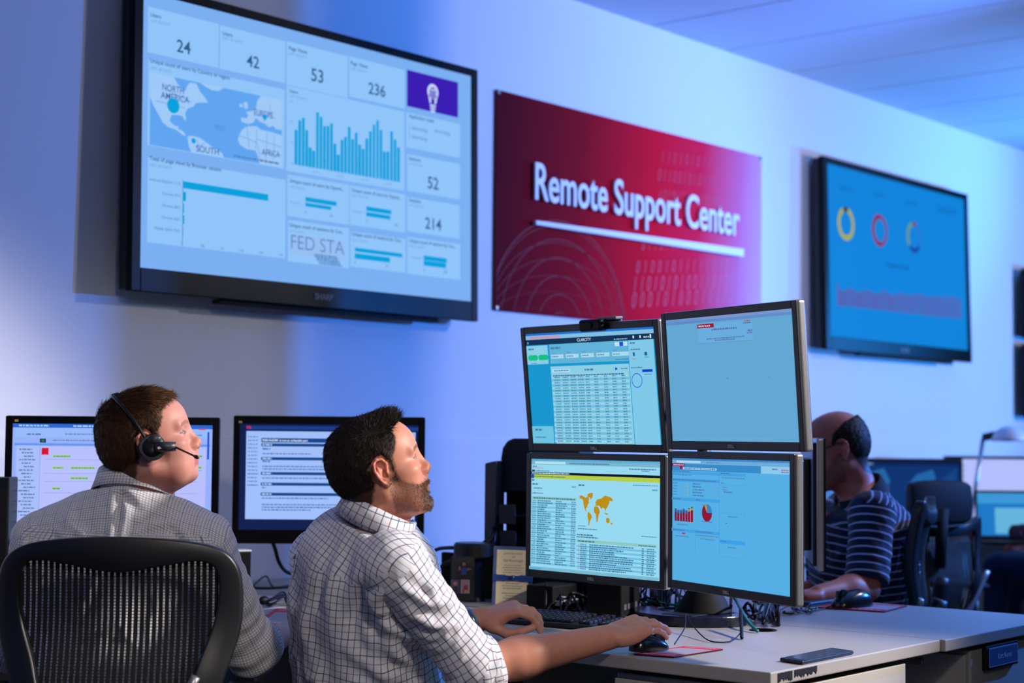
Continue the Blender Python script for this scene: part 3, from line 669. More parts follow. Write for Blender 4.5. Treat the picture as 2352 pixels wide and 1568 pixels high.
# ------------------------------------------------------------------ desktop monitors
def monitor(label, F, w, h, bz, bt, bb, canvas, logo, side=M_silver, bezel=M_black, dep=.045, stand=None, group=None, desk_z=.7305):
    t = thing('monitor', label, 'monitor', F.translation, group)
    x = w/2+bz; z0 = -h/2-bb; z1 = h/2+bt
    b = MB(F); b.box(-x, x, -.002, .020, z0, z1); b.build('side_band', side, t, bevel=.006, seg=3)
    b = MB(F); b.box(-x+.01, x-.01, .018, .030, z0+.012, z1-.012); b.box(-x*.6, x*.6, .028, dep+.012, z0+.05, z1-.06); b.build('back_cover', M_black, t, bevel=.008)
    b = MB(F)
    for q in ((-x+.0015, -w/2, z0+.0015, z1-.0015), (w/2, x-.0015, z0+.0015, z1-.0015), (-w/2, w/2, z0+.0015, -h/2), (-w/2, w/2, h/2, z1-.0015)): b.box(q[0], q[1], -.0065, .0, q[2], q[3])
    b.build('bezel', bezel, t, bevel=.0015)
    canvas.build('screen', t)
    if logo:
        c = Canvas(F @ Matrix.Translation((0, -.0068, 0)), .001, .001, (14, 14, 18), fn=paper); c.text(logo, 0, z0+bb*.36, .01, (165, 168, 178), width=.024, align='c', bold=.03); c.build('maker_mark', t)
    if stand:
        G = Matrix.Translation(Vector((F.translation.x, F.translation.y, 0))) @ Matrix.Rotation(stand, 4, 'Z')
        b = MB(G); b.box(-.035, .035, .05, .075, desk_z+.015, F.translation.z+.04); b.box(-.05, .05, .04, .06, F.translation.z-.05, F.translation.z+.05); b.build('stand_post', M_black, t, bevel=.006)
        b = MB(G @ Matrix.Translation((0, .07, desk_z))); b.lathe([(.0, 0), (.125, 0), (.12, .008), (.04, .016), (0, .018)], 36); b.build('stand_foot', M_black, t, smooth=True)
    return t
def oldf(x, y, z, yaw, tilt=0, roll=0): p = RW @ np.array([x, y, z])+CAM; return yawf(p, yaw, tilt, roll)
MW, MH = .474, .296
# upper left
F = oldf(.2096, 4.3095, .1336, -.8367, .111, 0); c = Canvas(F, MW, MH, (20, 150, 205)); P = c.rect
hx, hz = MW/2, MH/2
U = lambda u: -hx+MW*u
W_ = lambda v: hz-MH*v
def R_(u0, v0, u1, v1, col): c.rect(U(u0), W_(v1), U(u1), W_(v0), col)
def T_(s_, u0, v, u1, col, bold=.01): vs_, fs_, ww = text_poly(s_, bold); c.text(s_, U(u0), W_(v), (U(u1)-U(u0))/ww, col, bold=bold)
def S_(u0, v, u1, hgt, col): c.scribble(U(u0), W_(v), U(u1), hgt, col)
R_(0, 0, 1, .02, (30, 110, 200)); R_(0, .02, 1, .055, (130, 190, 225)); R_(.03, .028, .28, .05, (196, 150, 180)); R_(0, .055, 1, .105, (14, 50, 84))
T_('CLARCITY', .415, .092, .525, (200, 225, 240)); S_(.70, .095, .80, .004, (120, 170, 200)); S_(.92, .09, .97, .005, (210, 225, 240)); R_(.84, .068, .85, .09, (220, 235, 245)); R_(.89, .068, .90, .09, (220, 235, 245)); R_(.965, .062, .975, .095, (220, 235, 245)); R_(.01, .075, .02, .095, (120, 170, 200))
R_(0, .112, .175, .28, (140, 205, 232)); S_(.015, .15, .06, .006, (30, 90, 130)); 
for u in (.015, .10):
    R_(u+.01, .195, u+.06, .245, (20, 190, 130)); c.ring(U(u+.01), W_(.22), 0, MH*.025, PI/2, 3*PI/2, (20, 190, 130)); c.ring(U(u+.06), W_(.22), 0, MH*.025, -PI/2, PI/2, (20, 190, 130))
R_(.02, .265, .165, .266, (90, 160, 200)); S_(.03, .275, .08, .003, (60, 120, 160))
R_(0, .845, .175, 1, (110, 195, 228)); S_(.025, .885, .085, .007, (20, 80, 120)); S_(.02, .95, .11, .004, (30, 90, 130))
R_(.175, .105, .205, 1, (20, 150, 205)); R_(.19, .105, .80, .28, (96, 178, 216)); S_(.20, .15, .28, .007, (30, 90, 130))
for k in range(5): R_(.20+k*.12, .20, .30+k*.12+(.03 if k == 4 else 0), .235, (170, 215, 238)); S_(.208+k*.12, .223, .26+k*.12, .004, (60, 110, 150)); S_(.21+k*.12, .19, .24+k*.12, .003, (60, 120, 170))
R_(.705, .115, .80, .15, (190, 225, 245)); R_(.74, .115, .768, .15, (20, 80, 220)); S_(.70, .27, .80, .004, (40, 100, 150))
R_(.19, .305, .80, 1, (140, 205, 230)); R_(.20, .33, .345, .36, (170, 220, 240)); S_(.215, .35, .335, .004, (40, 90, 130)); S_(.46, .352, .53, .006, (30, 80, 120)); R_(.695, .335, .71, .355, (20, 60, 210)); S_(.74, .35, .79, .004, (50, 100, 140))
for k in range(25):
    v = .405+k*.0238
    R_(.195, v-.011, .795, v+.013, (112, 190, 222) if k % 2 else (150, 210, 233))
    for u in (.215, .282, .345, .405, .465, .53, .605, .67, .74): S_(u, v+.005, u+(.045 if u < .46 else .03), .0036, (30, 96, 128))
S_(.215, .395, .77, .0045, (10, 70, 100))
R_(.815, .105, 1, 1, (128, 200, 232)); S_(.83, .135, .865, .005, (30, 80, 120)); S_(.83, .19, .90, .004, (30, 90, 130)); R_(.845, .21, .86, .24, (30, 100, 150)); R_(.93, .21, .95, .24, (30, 100, 150)); S_(.84, .27, .87, .003, (170, 110, 120)); S_(.93, .26, .96, .004, (20, 170, 130)); S_(.825, .345, .91, .004, (30, 90, 140)); R_(.905, .358, .98, .38, (10, 60, 215)); S_(.92, .405, .97, .003, (40, 100, 160))
c.ring(U(.862), W_(.45), .0165, .0185, 0, 2*PI, (10, 90, 215), rx=1)
monitor('upper left monitor of the four, showing a long table with green buttons', F, MW, MH, .018, .019, .022, c, 'DELL')
F_UL = F
# upper right
F = oldf(.5108, 3.8607, .1437, -1.0355, .0737, 0); c = Canvas(F, MW, MH, (98, 166, 210)); F_UR = F
R_(0, 0, 1, .022, (120, 150, 205)); R_(0, .022, 1, .045, (96, 140, 200)); S_(.08, .035, .42, .0035, (60, 100, 170)); S_(.01, .018, .30, .003, (60, 110, 180))
for k in range(8): R_(.10*k, .97, .10*(k+1), .985, (100+k, 168, 211))
R_(.265, .058, .70, .21, (104, 172, 222)); R_(.265, .058, .40, .09, (150, 22, 60)); S_(.275, .08, .37, .005, (220, 170, 190)); S_(.64, .068, .69, .005, (180, 60, 90)); S_(.63, .08, .69, .003, (30, 50, 90)); S_(.38, .115, .58, .0055, (40, 84, 130)); S_(.665, .145, .70, .006, (60, 90, 140)); S_(.655, .16, .70, .004, (60, 90, 140)); S_(.335, .185, .635, .004, (50, 94, 140)); S_(.40, .20, .56, .004, (50, 94, 140))
R_(.265, .212, .70, .214, (90, 130, 180)); R_(.80, .50, .804, .505, (50, 100, 150))
monitor('upper right monitor of the four, nearly blank page with a small red logo', F, MW, MH, .018, .019, .022, c, 'DELL')
# lower left
F = oldf(.217, 4.3178, -.2042, -.835, -.003, 0); c = Canvas(F, MW, MH, (150, 216, 240))
R_(0, 0, 1, .018, (90, 170, 215)); R_(0, .018, 1, .05, (120, 180, 205)); R_(.03, .022, .28, .044, (180, 225, 240)); S_(.31, .04, .62, .004, (40, 90, 130)); S_(.01, .075, .045, .005, (20, 120, 190)); S_(.01, .085, .10, .003, (200, 140, 60)); S_(.77, .075, .97, .004, (40, 90, 130)); S_(.86, .088, .92, .003, (40, 90, 130))
R_(.005, .098, .03, .115, (20, 50, 90)); S_(.04, .112, .15, .004, (50, 110, 150)); R_(0, .118, 1, .140, (4, 18, 36)); S_(.005, .134, .31, .004, (190, 215, 230)); R_(0, .140, 1, .178, (180, 205, 70)); c.ring(U(.012), W_(.158), 0, .006, 0, 2*PI, (20, 80, 190)); S_(.025, .164, .28, .004, (60, 80, 50)); S_(.80, .21, .98, .003, (50, 110, 150)); S_(.005, .20, .03, .005, (20, 70, 120))
S_(.01, .235, .06, .005, (20, 60, 100)); S_(.02, .27, .09, .004, (50, 90, 130)); S_(.01, .315, .10, .004, (30, 80, 120)); R_(.33, .235, .365, .25, (110, 170, 205)); S_(.385, .23, .43, .005, (20, 60, 100)); R_(.94, .235, .98, .25, (110, 170, 205))
R_(.01, .34, .37, .365, (134, 196, 190)); S_(.02, .36, .36, .005, (40, 80, 100))
for k in range(30):
    v = .378+k*.0193; 
    if k % 2: R_(.01, v-.009, .37, v+.0095, (116, 194, 228))
    S_(.012, v+.005, .045, .0035, (40, 100, 140)); S_(.055, v+.005, .055+random.uniform(.05, .12), .004, (10, 70, 110)); S_(.205, v+.005, .205+random.uniform(.03, .10), .004, (20, 84, 124)); S_(.33, v+.005, .365, .004, (50, 110, 150))
gold = (188, 142, 12)
wm = lambda pts: c.poly([(U(.397+.262*x), W_(.545-.26*y)) for x, y in pts], gold, hold=True)
c.L += 1
wm([(0, .86), (.06, .9), (.14, .86), (.2, .82), (.26, .88), (.3, .8), (.28, .7), (.3, .66), (.26, .6), (.24, .5), (.2, .46), (.22, .36), (.25, .34), (.2, .36), (.16, .46), (.13, .6), (.12, .72), (.08, .78), (.02, .78)])
wm([(.24, .92), (.3, .98), (.41, 1), (.4, .86), (.35, .76), (.32, .84), (.26, .86)])
wm([(.26, .33), (.3, .34), (.35, .28), (.38, .22), (.36, .12), (.32, .0), (.3, -.12), (.28, -.1), (.28, .06), (.25, .2)])
wm([(.44, .42), (.44, .5), (.48, .55), (.56, .53), (.6, .44), (.62, .36), (.59, .3), (.57, .16), (.55, .03), (.52, .02), (.51, .14), (.5, .28), (.45, .34)])
wm([(.46, .56), (.5, .6), (.48, .68), (.52, .76), (.58, .8), (.66, .82), (.75, .92), (.85, .9), (.95, .86), (1, .78), (.95, .74), (.9, .76), (.88, .66), (.84, .56), (.8, .48), (.77, .38), (.76, .48), (.7, .52), (.66, .46), (.62, .54), (.58, .58), (.54, .56)])
wm([(.8, .16), (.86, .2), (.9, .14), (.9, .04), (.86, .0), (.80, .04)]); wm([(.74, .36), (.8, .34), (.86, .32), (.85, .28), (.78, .3)]); wm([(.92, .02), (.98, .04), (1, -.02), (.94, -.02)])
S_(.39, .585, .45, .003, (40, 90, 130)); S_(.39, .61, .54, .0035, (40, 80, 110)); S_(.38, .665, .51, .005, (20, 70, 110)); S_(.38, .683, .55, .004, (20, 70, 110)); S_(.87, .64, .98, .003, (40, 100, 140))
R_(.38, .70, .98, .725, (140, 200, 190)); S_(.39, .72, .52, .005, (40, 80, 100)); S_(.85, .72, .97, .004, (40, 80, 100))
for k in range(13):
    v = .742+k*.0178
    if k % 2: R_(.38, v-.008, .98, v+.009, (112, 190, 226))
    R_(.395, v-.002, .402, v+.004, (200, 60, 60)); S_(.41, v+.004, .46, .0036, (20, 80, 120)); S_(.48, v+.004, .66+random.uniform(0, .17), .0038, (10, 66, 106)); S_(.875, v+.004, .89, .0036, (10, 60, 100)); S_(.91, v+.004, .965, .0036, (30, 90, 130))
R_(0, .972, 1, 1, (120, 186, 210)); S_(.01, .993, .10, .004, (60, 130, 190))
monitor('lower left monitor of the four, showing an orange world map beside data tables', F, MW, MH, .018, .017, .022, c, 'DELL'); F_LL = F
# lower right
F = oldf(.5083, 3.8578, -.1938, -1.0905, .003, 0); c = Canvas(F, MW, MH, (84, 174, 228)); F_LR = F
R_(0, 0, 1, .015, (60, 130, 200)); R_(0, .015, 1, .045, (110, 170, 215)); R_(.04, .02, .26, .036, (180, 215, 235)); S_(.31, .035, .43, .004, (60, 110, 160)); R_(0, .045, 1, .10, (54, 138, 200)); R_(0, .042, .115, .065, (150, 20, 60)); S_(.01, .06, .105, .004, (220, 170, 190)); R_(.07, .065, .095, .09, (150, 20, 60)); R_(.10, .075, .40, .09, (190, 225, 245)); S_(.11, .087, .39, .0035, (40, 90, 150)); R_(.77, .045, 1, .10, (140, 200, 235)); S_(.86, .07, .90, .004, (40, 80, 140)); S_(.93, .075, .985, .004, (190, 40, 70)); S_(.93, .09, .985, .003, (30, 60, 110))
R_(0, .108, .65, .13, (66, 160, 226)); S_(.01, .113, .17, .004, (30, 90, 160)); S_(.01, .14, .18, .004, (40, 110, 180)); R_(0, .165, .43, .19, (66, 160, 226)); S_(.01, .182, .40, .004, (30, 90, 160))
for k in range(5): v = .21+k*.023; S_(.01, v, .05, .004, (40, 110, 180)); S_(.19, v, .19+random.uniform(.06, .13), .004, (30, 90, 150)); R_(.10, v-.008, .105, v, (200, 80, 60)); R_(.14, v-.008, .145, v, (190, 190, 60)); S_(.37, v, .42, .003, (80, 140, 200))
R_(0, .32, .43, .345, (66, 160, 226)); S_(.01, .338, .08, .004, (30, 90, 160)); S_(.22, .338, .26, .004, (30, 90, 160))
for k in range(7): u = .025+k*.025; tv = (.43, .44, .44, .43, .44, .42, .41)[k]; R_(u, tv+.01, u+.021, .515, (140, 18, 50)); R_(u, tv-.008, u+.021, tv+.01, (150, 160, 60) if k > 4 else (50, 90, 150)); R_(u, tv-.018, u+.021, tv-.008, (60, 110, 170))
S_(.05, .545, .15, .003, (40, 90, 150)); pu, pv = U(.32), W_(.43); c.ring(pu, pv, 0, .021, PI*.68, 2*PI, (140, 18, 50)); c.ring(pu, pv, 0, .021, 0, PI*.5, (60, 130, 200)); c.ring(pu, pv, 0, .021, PI*.5, PI*.68, (170, 160, 50)); S_(.28, .375, .32, .003, (40, 90, 150)); S_(.27, .505, .37, .003, (40, 90, 150))
R_(0, .575, .43, .60, (66, 160, 226)); S_(.01, .592, .12, .004, (30, 90, 160)); S_(.22, .592, .37, .004, (30, 90, 160)); R_(.095, .605, .125, .618, (170, 60, 90)); S_(.03, .64, .16, .003, (40, 100, 160)); S_(.22, .62, .42, .004, (60, 110, 170)); S_(.26, .645, .39, .003, (40, 100, 160))
S_(.44, .115, .52, .004, (30, 90, 160)); S_(.45, .15, .64, .004, (50, 110, 170)); S_(.445, .19, .47, .003, (40, 90, 150)); S_(.455, .225, .50, .004, (60, 120, 180)); S_(.455, .245, .50, .004, (60, 120, 180)); S_(.47, .262, .54, .004, (40, 90, 150)); S_(.50, .45, .58, .003, (40, 90, 150)); R_(.43, .63, .645, .66, (60, 160, 232)); S_(.44, .648, .49, .004, (30, 90, 160)); S_(.50, .69, .57, .003, (40, 90, 150))
for v in (.20, .42, .76): R_(.43, v, .645, v+.002, (70, 150, 210))
R_(.43, .13, .432, .76, (70, 150, 210)); R_(.645, .13, .647, .76, (76, 162, 220)); R_(.215, .60, .217, .76, (70, 150, 210))
monitor('lower right monitor of the four, showing red bars and a red pie chart', F, MW, MH, .018, .017, .022, c, 'DELL')
# the stand that carries the four
ctr = lambda F, d=.09: np.array(F @ Vector((0, d, 0)))
base = on_z(1628, 1424, .7305); px_, py_ = base[0]+.03, base[1]+.02
t = thing('monitor_stand', 'black four-screen stand with a wide curved foot and crossbars', 'monitor stand', (px_, py_, .7305))
b = MB(Matrix.Translation((px_, py_, .7305))); n = 40; out = []; 
for i in range(n+1): a = PI*.48+PI*1.04*i/n; out.append((.19*math.cos(a)*.8, .165*math.sin(a)+.035))
inn = [(x*.66+.03, (y-.035)*.70+.035) for x, y in reversed(out)]
b.slab(out+inn, 0, .028); b.build('curved_foot', mat('foot_blue_black', (16, 22, 44), .25), t, bevel=.003)
b = MB(Matrix.Translation((px_, py_, .7305))); b.box(-.13, .06, -.05, .05, .001, .03); b.lathe([(0, .028), (.075, .028), (.060, .06), (.034, .105), (.024, .13), (0, .13)], 72); b.build('foot_hub', M_matte, t, smooth=False, bevel=.004, seg=3)
b = MB(); b.tube([(px_, py_, .85), (px_, py_, 1.40)], .019, 20); b.build('post', M_black, t, smooth=True)
for Fa, Fb in ((F_UL, F_UR), (F_LL, F_LR)):
    A_, B_ = ctr(Fa), ctr(Fb); zc = (A_[2]+B_[2])/2; mid = np.array([px_, py_, zc])
    b = MB(); b.tube([A_, (A_+mid)/2*[1, 1, 1]+[.02, 0, 0], mid, (B_+mid)/2+[.02, 0, 0], B_], .014, 14); b.build('crossbar', M_black, t, smooth=True)
for Fa in (F_UL, F_UR, F_LL, F_LR):
    b = MB(Fa); b.box(-.05, .05, .057, .064, -.05, .05); b.box(-.02, .02, .064, .10, -.02, .02); b.build('mounting_plate', M_matte, t, bevel=.002)
# webcam
t = thing('webcam', 'black webcam clipped on the upper left monitor', 'webcam', tuple(F_UL @ Vector((.04, 0, .17))))
b = MB(F_UL @ Matrix.Translation((.045, -.012, .160))); b.box(-.052, .030, -.016, .012, -.015, .016); b.build('camera_body', M_gloss, t, bevel=.007, seg=3)
b = MB(F_UL @ Matrix.Translation((.045, -.012, .160))); b.lathe([(0, 0), (.009, 0), (.009, .003), (0, .003)], 20, F=Matrix.Translation((-.01, -.0165, .001)) @ Matrix.Rotation(PI/2, 4, 'X')); b.build('lens', M_gloss, t)
b = MB(F_UL @ Matrix.Translation((.045, -.012, .160))); b.box(-.005, .062, .008, .036, .012, .020); b.box(-.005, .055, .034, .040, -.04, .018); b.build('clip', M_grey, t, bevel=.003)

# monitors of the man with the headset
F = yawf(at(264, 1122, 4.62), .11, .01, 0); c = Canvas(F, .545, .318, (150, 175, 250)); WV, HV = .545, .318
U = lambda u: -WV/2+WV*u
W_ = lambda v: HV/2-HV*v
R_(0, 0, 1, .035, (40, 100, 210)); S_(.03, .025, .18, .006, (170, 215, 255)); S_(.30, .025, .48, .006, (170, 215, 255)); R_(.01, .035, .99, .12, (150, 185, 250)); S_(.07, .10, .14, .006, (70, 90, 140)); S_(.26, .095, .95, .005, (90, 110, 170)); R_(.135, .13, .165, .165, (20, 40, 60)); R_(.143, .137, .158, .158, (40, 120, 90)); S_(.20, .15, .42, .005, (90, 110, 170)); R_(.01, .17, .99, .19, (100, 150, 240))
R_(.02, .19, .135, .98, (168, 190, 252))
for k in range(24): S_(.035+.012*(k % 3), .23+k*.03, .09+.03*random.random(), .005, (70, 90, 140))
R_(.14, .195, .97, .98, (182, 190, 252)); R_(.145, .21, .18, .27, (214, 10, 44)); lime = (160, 215, 130)
for (u0, v0, u1) in ((.20, .27, .29), (.20, .37, .255), (.29, .37, .41), (.29, .46, .38), (.20, .55, .24), (.44, .36, .52), (.90, .26, .95), (.90, .36, .95), (.80, .26, .86), (.34, .62, .42), (.30, .70, .38)): R_(u0, v0, u1, v0+.022, lime); S_(u0+.005, v0+.018, u1, .004, (60, 120, 60))
for (u0, v0, u1) in ((.44, .395, .52), (.90, .395, .95)): R_(u0, v0, u1, v0+.008, (60, 190, 200))
for v in (.31, .43, .5, .6): R_(.16, v, .93, v+.003, (140, 150, 220))
R_(.975, .06, .985, .3, (40, 80, 200)); R_(.93, .03, .965, .042, (200, 70, 90))
monitor('wide black monitor behind the man with the headset, showing a flow chart with green boxes', F, .545, .318, .021, .022, .034, c, None, side=M_black, bezel=M_gloss, stand=-PSI+.11)
F = yawf(at(761, 1103, 5.0), .04, .02, 0); c = Canvas(F, .535, .318, (8, 26, 76)); WV, HV = .535, .318
R_(.035, .02, 1, .055, (20, 60, 140)); R_(.035, .022, .06, .045, (190, 40, 80)); R_(.035, .07, .985, .90, (160, 190, 250))
R_(.12, .135, .985, .175, (14, 70, 140)); T_('9300-RADM1 is not an orderable part', .125, .165, .38, (210, 230, 250), .03)
for v in (.185, .315, .455, .555, .65): R_(.12, v, .985, v+.028, (14, 72, 140)); S_(.127, v+.021, .18, .006, (180, 210, 250))
for v, u1, hh_ in ((.238, .17, .008), (.28, .40, .005), (.355, .17, .007), (.40, .48, .005), (.425, .80, .005), (.51, .62, .005), (.60, .15, .005), (.70, .50, .005), (.76, .78, .005), (.785, .52, .005), (.81, .40, .005)): S_(.127, v+.008, u1, hh_, (50, 90, 160))
for k in range(14): S_(.045, .13+k*.035, .10, .005, (80, 110, 180))
R_(.045, .47, .108, .475, (90, 110, 170)); R_(.045, .58, .108, .585, (90, 110, 170))
monitor('wide black monitor behind the bearded man, showing a support page with dark blue headings', F, .535, .318, .021, .024, .042, c, None, side=M_black, bezel=M_gloss, stand=-PSI)
for F_, px, py in ((yawf(at(264, 1122, 4.62), .11, .01, 0), 42, 986), (yawf(at(761, 1103, 5.0), .04, .02, 0), 556, 980)):
    own = min([o for o in C.objects if o.get('category') == 'monitor'], key=lambda o: (o.location-F_.translation).length); c = Canvas(F_ @ Matrix.Translation((0, -.0068, 0)), .0005, .0005, (40, 34, 20), fn=paper); u, v = c.uv(px, py)
    c.mb.v.clear(); c.mb.f.clear(); c.mb.m.clear(); c.rect(u-.005, v-.003, u+.005, v+.003, (190, 150, 80)); c.build('maker_mark', own)
# edge-on monitor of the man in stripes
F = yawf(at(1882, 1133, 4.93), 1.46, 0, 0); c = Canvas(F, .518, .324, (30, 120, 215)); WV, HV = .518, .324; R_(.05, .1, .9, .9, (90, 160, 230))
monitor('black monitor seen edge on, between the stacked monitors and the man in stripes', F, .518, .324, .018, .018, .030, c, None, side=M_silver, bezel=M_gloss, stand=None)
b = MB(); p = F.translation; b.tube([(p.x+.0, p.y+.10, .735), (p.x+.0, p.y+.10, 1.08)], .02, 14); b.box(p.x-.04, p.x+.12, p.y+.0, p.y+.2, .7305, .745); q_ = b.build('stand_post', M_black, [o for o in C.objects if o.name.startswith('monitor') and o.type == 'EMPTY' and 'edge on' in o.get('label', '')][0], bevel=.004)
# far monitors
F = yawf(at(2086, 1118, 8.45), .05, 0, 0); c = Canvas(F, .56, .33, (6, 48, 110)); WV, HV = .56, .33
def pl(pts, col): c.poly([(U(x), W_(y)) for x, y in pts], col, hold=True)
c.L += 1; pl([(.12, .2), (.3, .1), (.36, .3), (.3, .5), (.36, .7), (.3, .8), (.22, .6), (.15, .45)], (30, 100, 165)); pl([(.5, .4), (.6, .2), (.75, .12), (.78, .25), (.7, .4), (.6, .55), (.52, .52)], (30, 100, 165)); pl([(.3, .62), (.42, .6), (.45, .8), (.38, 1), (.3, .95)], (30, 100, 165)); R_(0, 0, 1, .06, (4, 30, 80)); S_(.03, .05, .2, .01, (120, 170, 210)); pl([(.8, .3), (.97, .1), (.97, .9), (.85, .8)], (12, 66, 130))
monitor('far monitor showing a dark blue world map, behind the man in stripes', F, .56, .33, .016, .016, .022, c, None, side=M_black, stand=-PSI)
F = yawf(at(2310, 1106, 8.9), -.04, 0, 0); c = Canvas(F, .60, .335, (178, 190, 252)); WV, HV = .60, .335
for k in range(9): S_(.05, .12+k*.08, .09+.03*random.random(), .010, (110, 120, 180))
for k in range(5): S_(.14, .12+k*.08, .17, .010, (110, 120, 180))
monitor('far bright white monitor beside the desk lamp', F, .60, .335, .014, .016, .024, c, None, side=M_black, stand=-PSI)
# laptop
Fl = yawf(on_z(2335, 1226, .74)+np.array([0, 0, .0]), -.08, 0, 0); t = thing('laptop', 'open laptop with a blue screen in front of the far white monitor', 'laptop', Fl.translation)
b = MB(Fl); b.box(-.17, .17, -.10, .0, -.004, .014); b.build('keyboard_base', M_black, t, bevel=.003)
Fs = Fl @ Matrix.Translation((0, .02, .135)) @ Matrix.Rotation(-.15, 4, 'X'); b = MB(Fs); b.box(-.17, .17, .0035, .012, -.125, .115); b.build('lid', M_black, t, bevel=.003)
c = Canvas(Fs, .322, .205, (30, 120, 200)); WV, HV = .322, .205; R_(0, 0, 1, .25, (60, 150, 215)); R_(.25, .35, .95, .95, (100, 180, 220)); c.build('screen', t)
# desk lamp
L0 = at(2232, 1190, 8.75); L0[2] = .735; A1 = at(2262, 985, 8.75); A2 = at(2292, 978, 8.72); A3 = at(2322, 980, 8.70)
t = thing('desk_lamp', 'white arched desk lamp standing behind the far white monitor', 'lamp', L0)
b = MB(Matrix.Translation(Vector(L0))); b.lathe([(0, -.004), (.08, -.004), (.08, .012), (.02, .02), (0, .02)]); b.build('base', M_grey, t, smooth=True)
b = MB(); b.tube([L0+[0, 0, .01], A1], .011); b.build('arm', mat('lamp_metal', (170, 175, 190), .3, metal=.7), t, smooth=True)
b = MB(); b.tube([A1, A2], .022); b.build('joint', M_black, t, smooth=True)
b = MB(Matrix.Translation(Vector(A3)+Vector((0, 0, -.03)))); b.lathe([(.092, 0), (.090, .02), (.078, .045), (.055, .066), (.028, .078), (0, .081)], 32); b.build('lamp_shade', mat('lamp_white', (200, 205, 220), .4), t, smooth=True)

# ------------------------------------------------------------------ things between and behind the screens
# invitation card
F = yawf(at(1187, 1326, 4.80), -.05, -.12, .02); cw, ch = .114, .178
t = thing('invitation_card', 'cream invitation card with a blue ribbon and patterned blue border, left of the stacked monitors', 'card', tuple(F @ Vector((0, 0, -ch/2))))
c = Canvas(F, cw, ch, (70, 86, 130), fn=paper); random.seed(11)
for k in range(420):
    s_ = random.choice((0, 1, 2, 3)); u = random.uniform(-cw/2+.001, cw/2-.003); v = random.uniform(-ch/2+.001, ch/2-.003)
    if s_ < 2: u = random.choice((random.uniform(-cw/2+.001, -cw/2+.009), random.uniform(cw/2-.010, cw/2-.003)))
    else: v = random.choice((random.uniform(ch/2-.009, ch/2-.003), random.uniform(-ch/2+.001, -ch/2+.007)))
    c.mb.add([(u, -.0010, v), (u+.0022, -.0010, v+.001), (u+.001, -.0010, v+.003)], [(0, 1, 2)], paper((214, 216, 222)))
c.L = 4; c.rect(-cw/2+.010, -ch/2+.008, cw/2-.011, ch/2-.010, (222, 204, 164))
for i, (s_, y_, ww) in enumerate((('Lauren Jane Archer', .066, .055), ('and', .056, .008), ('Todd Michael Longley', .045, .058))): c.text(s_, 0, y_, .01, (90, 80, 70), width=ww, align='c', shear=.3)
for y_ in (.034, .027, .020, .013, -.018, -.025, -.032, -.046, -.053, -.060): w_ = random.uniform(.035, .062); c.scribble(-w_/2, y_, w_/2, .0020, (130, 118, 98))
c.build('card_face', t)
b = MB(F); n = 15; top = [(-cw/2-.001+i*(cw+.002)/(n-1), .0055+.0035*abs(2*i/(n-1)-1)+.001*math.sin(i*2)) for i in range(n)]; bot = [(x, -z-.012+.009) for x, z in reversed(top)]
b.prism(top+bot, -.0055, -.0025); b.ball((0, -.006, 0), (.006, .004, .007)); b.build('ribbon', mat('ribbon_blue', (26, 62, 130), .4), t, bevel=.001)
b = MB(F); b.prism([(-.02, -ch/2), (.02, -ch/2), (.0, ch/4)], .004, .006); b.box(-.02, .02, .005, .035, -ch/2, -ch/2+.002); b.build('easel_back', paper((190, 180, 150)), t)
# black photo stand
F = yawf(at(1072, 1326, 4.85), -.03, -.05, 0); t = thing('photo_stand', 'black photo stand with three small pictures, left of the invitation card', 'photo', tuple(F @ Vector((0, 0, -.07))))
b = MB(F); b.box(-.035, .035, 0, .006, -.068, .058); b.prism([(-.02, -.068), (.02, -.068), (.0, 0)], .006, .04); b.build('backing_board', M_black, t, bevel=.001)
c = Canvas(F @ Matrix.Translation((0, -.0006, 0)), .062, .062, (12, 10, 14), fn=paper); c.mb.v = [(F @ Vector((0, 0, .025))-F @ Vector((0, 0, 0))+Vector(v))[:] for v in c.mb.v]
def pr(x0, z0, x1, z1, col): c.rect(x0, z0, x1, z1, col)
c.poly([(-.004, .006), (.012, .006), (.014, .022), (.004, .028), (-.003, .022)], (30, 60, 130)); c.ring(.004, .036, 0, .005, 0, 2*PI, (150, 90, 70)); c.poly([(-.012, .018), (-.004, .020), (-.006, .03), (-.012, .03)], (140, 80, 66)); c.poly([(.014, .018), (.028, .022), (.014, .026)], (140, 80, 66))
pr(-.033, -.048, -.008, -.008, (70, 62, 90)); pr(-.005, -.048, .022, -.008, (150, 130, 140)); c.ring(-.020, -.020, 0, .006, 0, 2*PI, (170, 110, 100)); c.poly([(-.03, -.046), (-.012, -.046), (-.014, -.028), (-.026, -.028)], (40, 30, 60)); c.ring(.010, -.018, 0, .005, 0, 2*PI, (180, 120, 104)); c.poly([(.0, -.046), (.018, -.046), (.016, -.024), (.005, -.024)], (150, 40, 70)); pr(.006, -.046, .018, -.038, (150, 150, 50))
c.build('pictures', t)
# black canister behind the photos
p = on_z(1092, 1376, .7305); p = at(1095, 1376, 5.0); t = thing('speaker_canister', 'black cylindrical canister with a wide lid, behind the small photo stand', 'canister', (p[0], p[1], .7305))
G = Matrix.Translation((p[0], p[1], .7305)); zt = at(1095, 1247, 5.0)[2]-.7305
b = MB(G); b.lathe([(0, 0), (.040, 0), (.034, .012), (.030, zt-.045), (0, zt-.045)], 28); b.build('column', mat('canister_body', (14, 20, 40), .2), t, smooth=False)
b = MB(G); b.lathe([(0, zt-.045), (.055, zt-.045), (.057, zt-.04), (.057, zt-.006), (.052, zt), (0, zt)], 32); b.build('lid', M_black, t)
b = MB(); A_ = at(1145, 1240, 5.05); b.tube([(p[0]+.03, p[1], .7305+zt-.02), at(1120, 1250, 5.03), at(1137, 1235, 5.05), at(1142, 1212, 5.06)], .009, 12); b.build('side_arm', M_black, t, smooth=True)
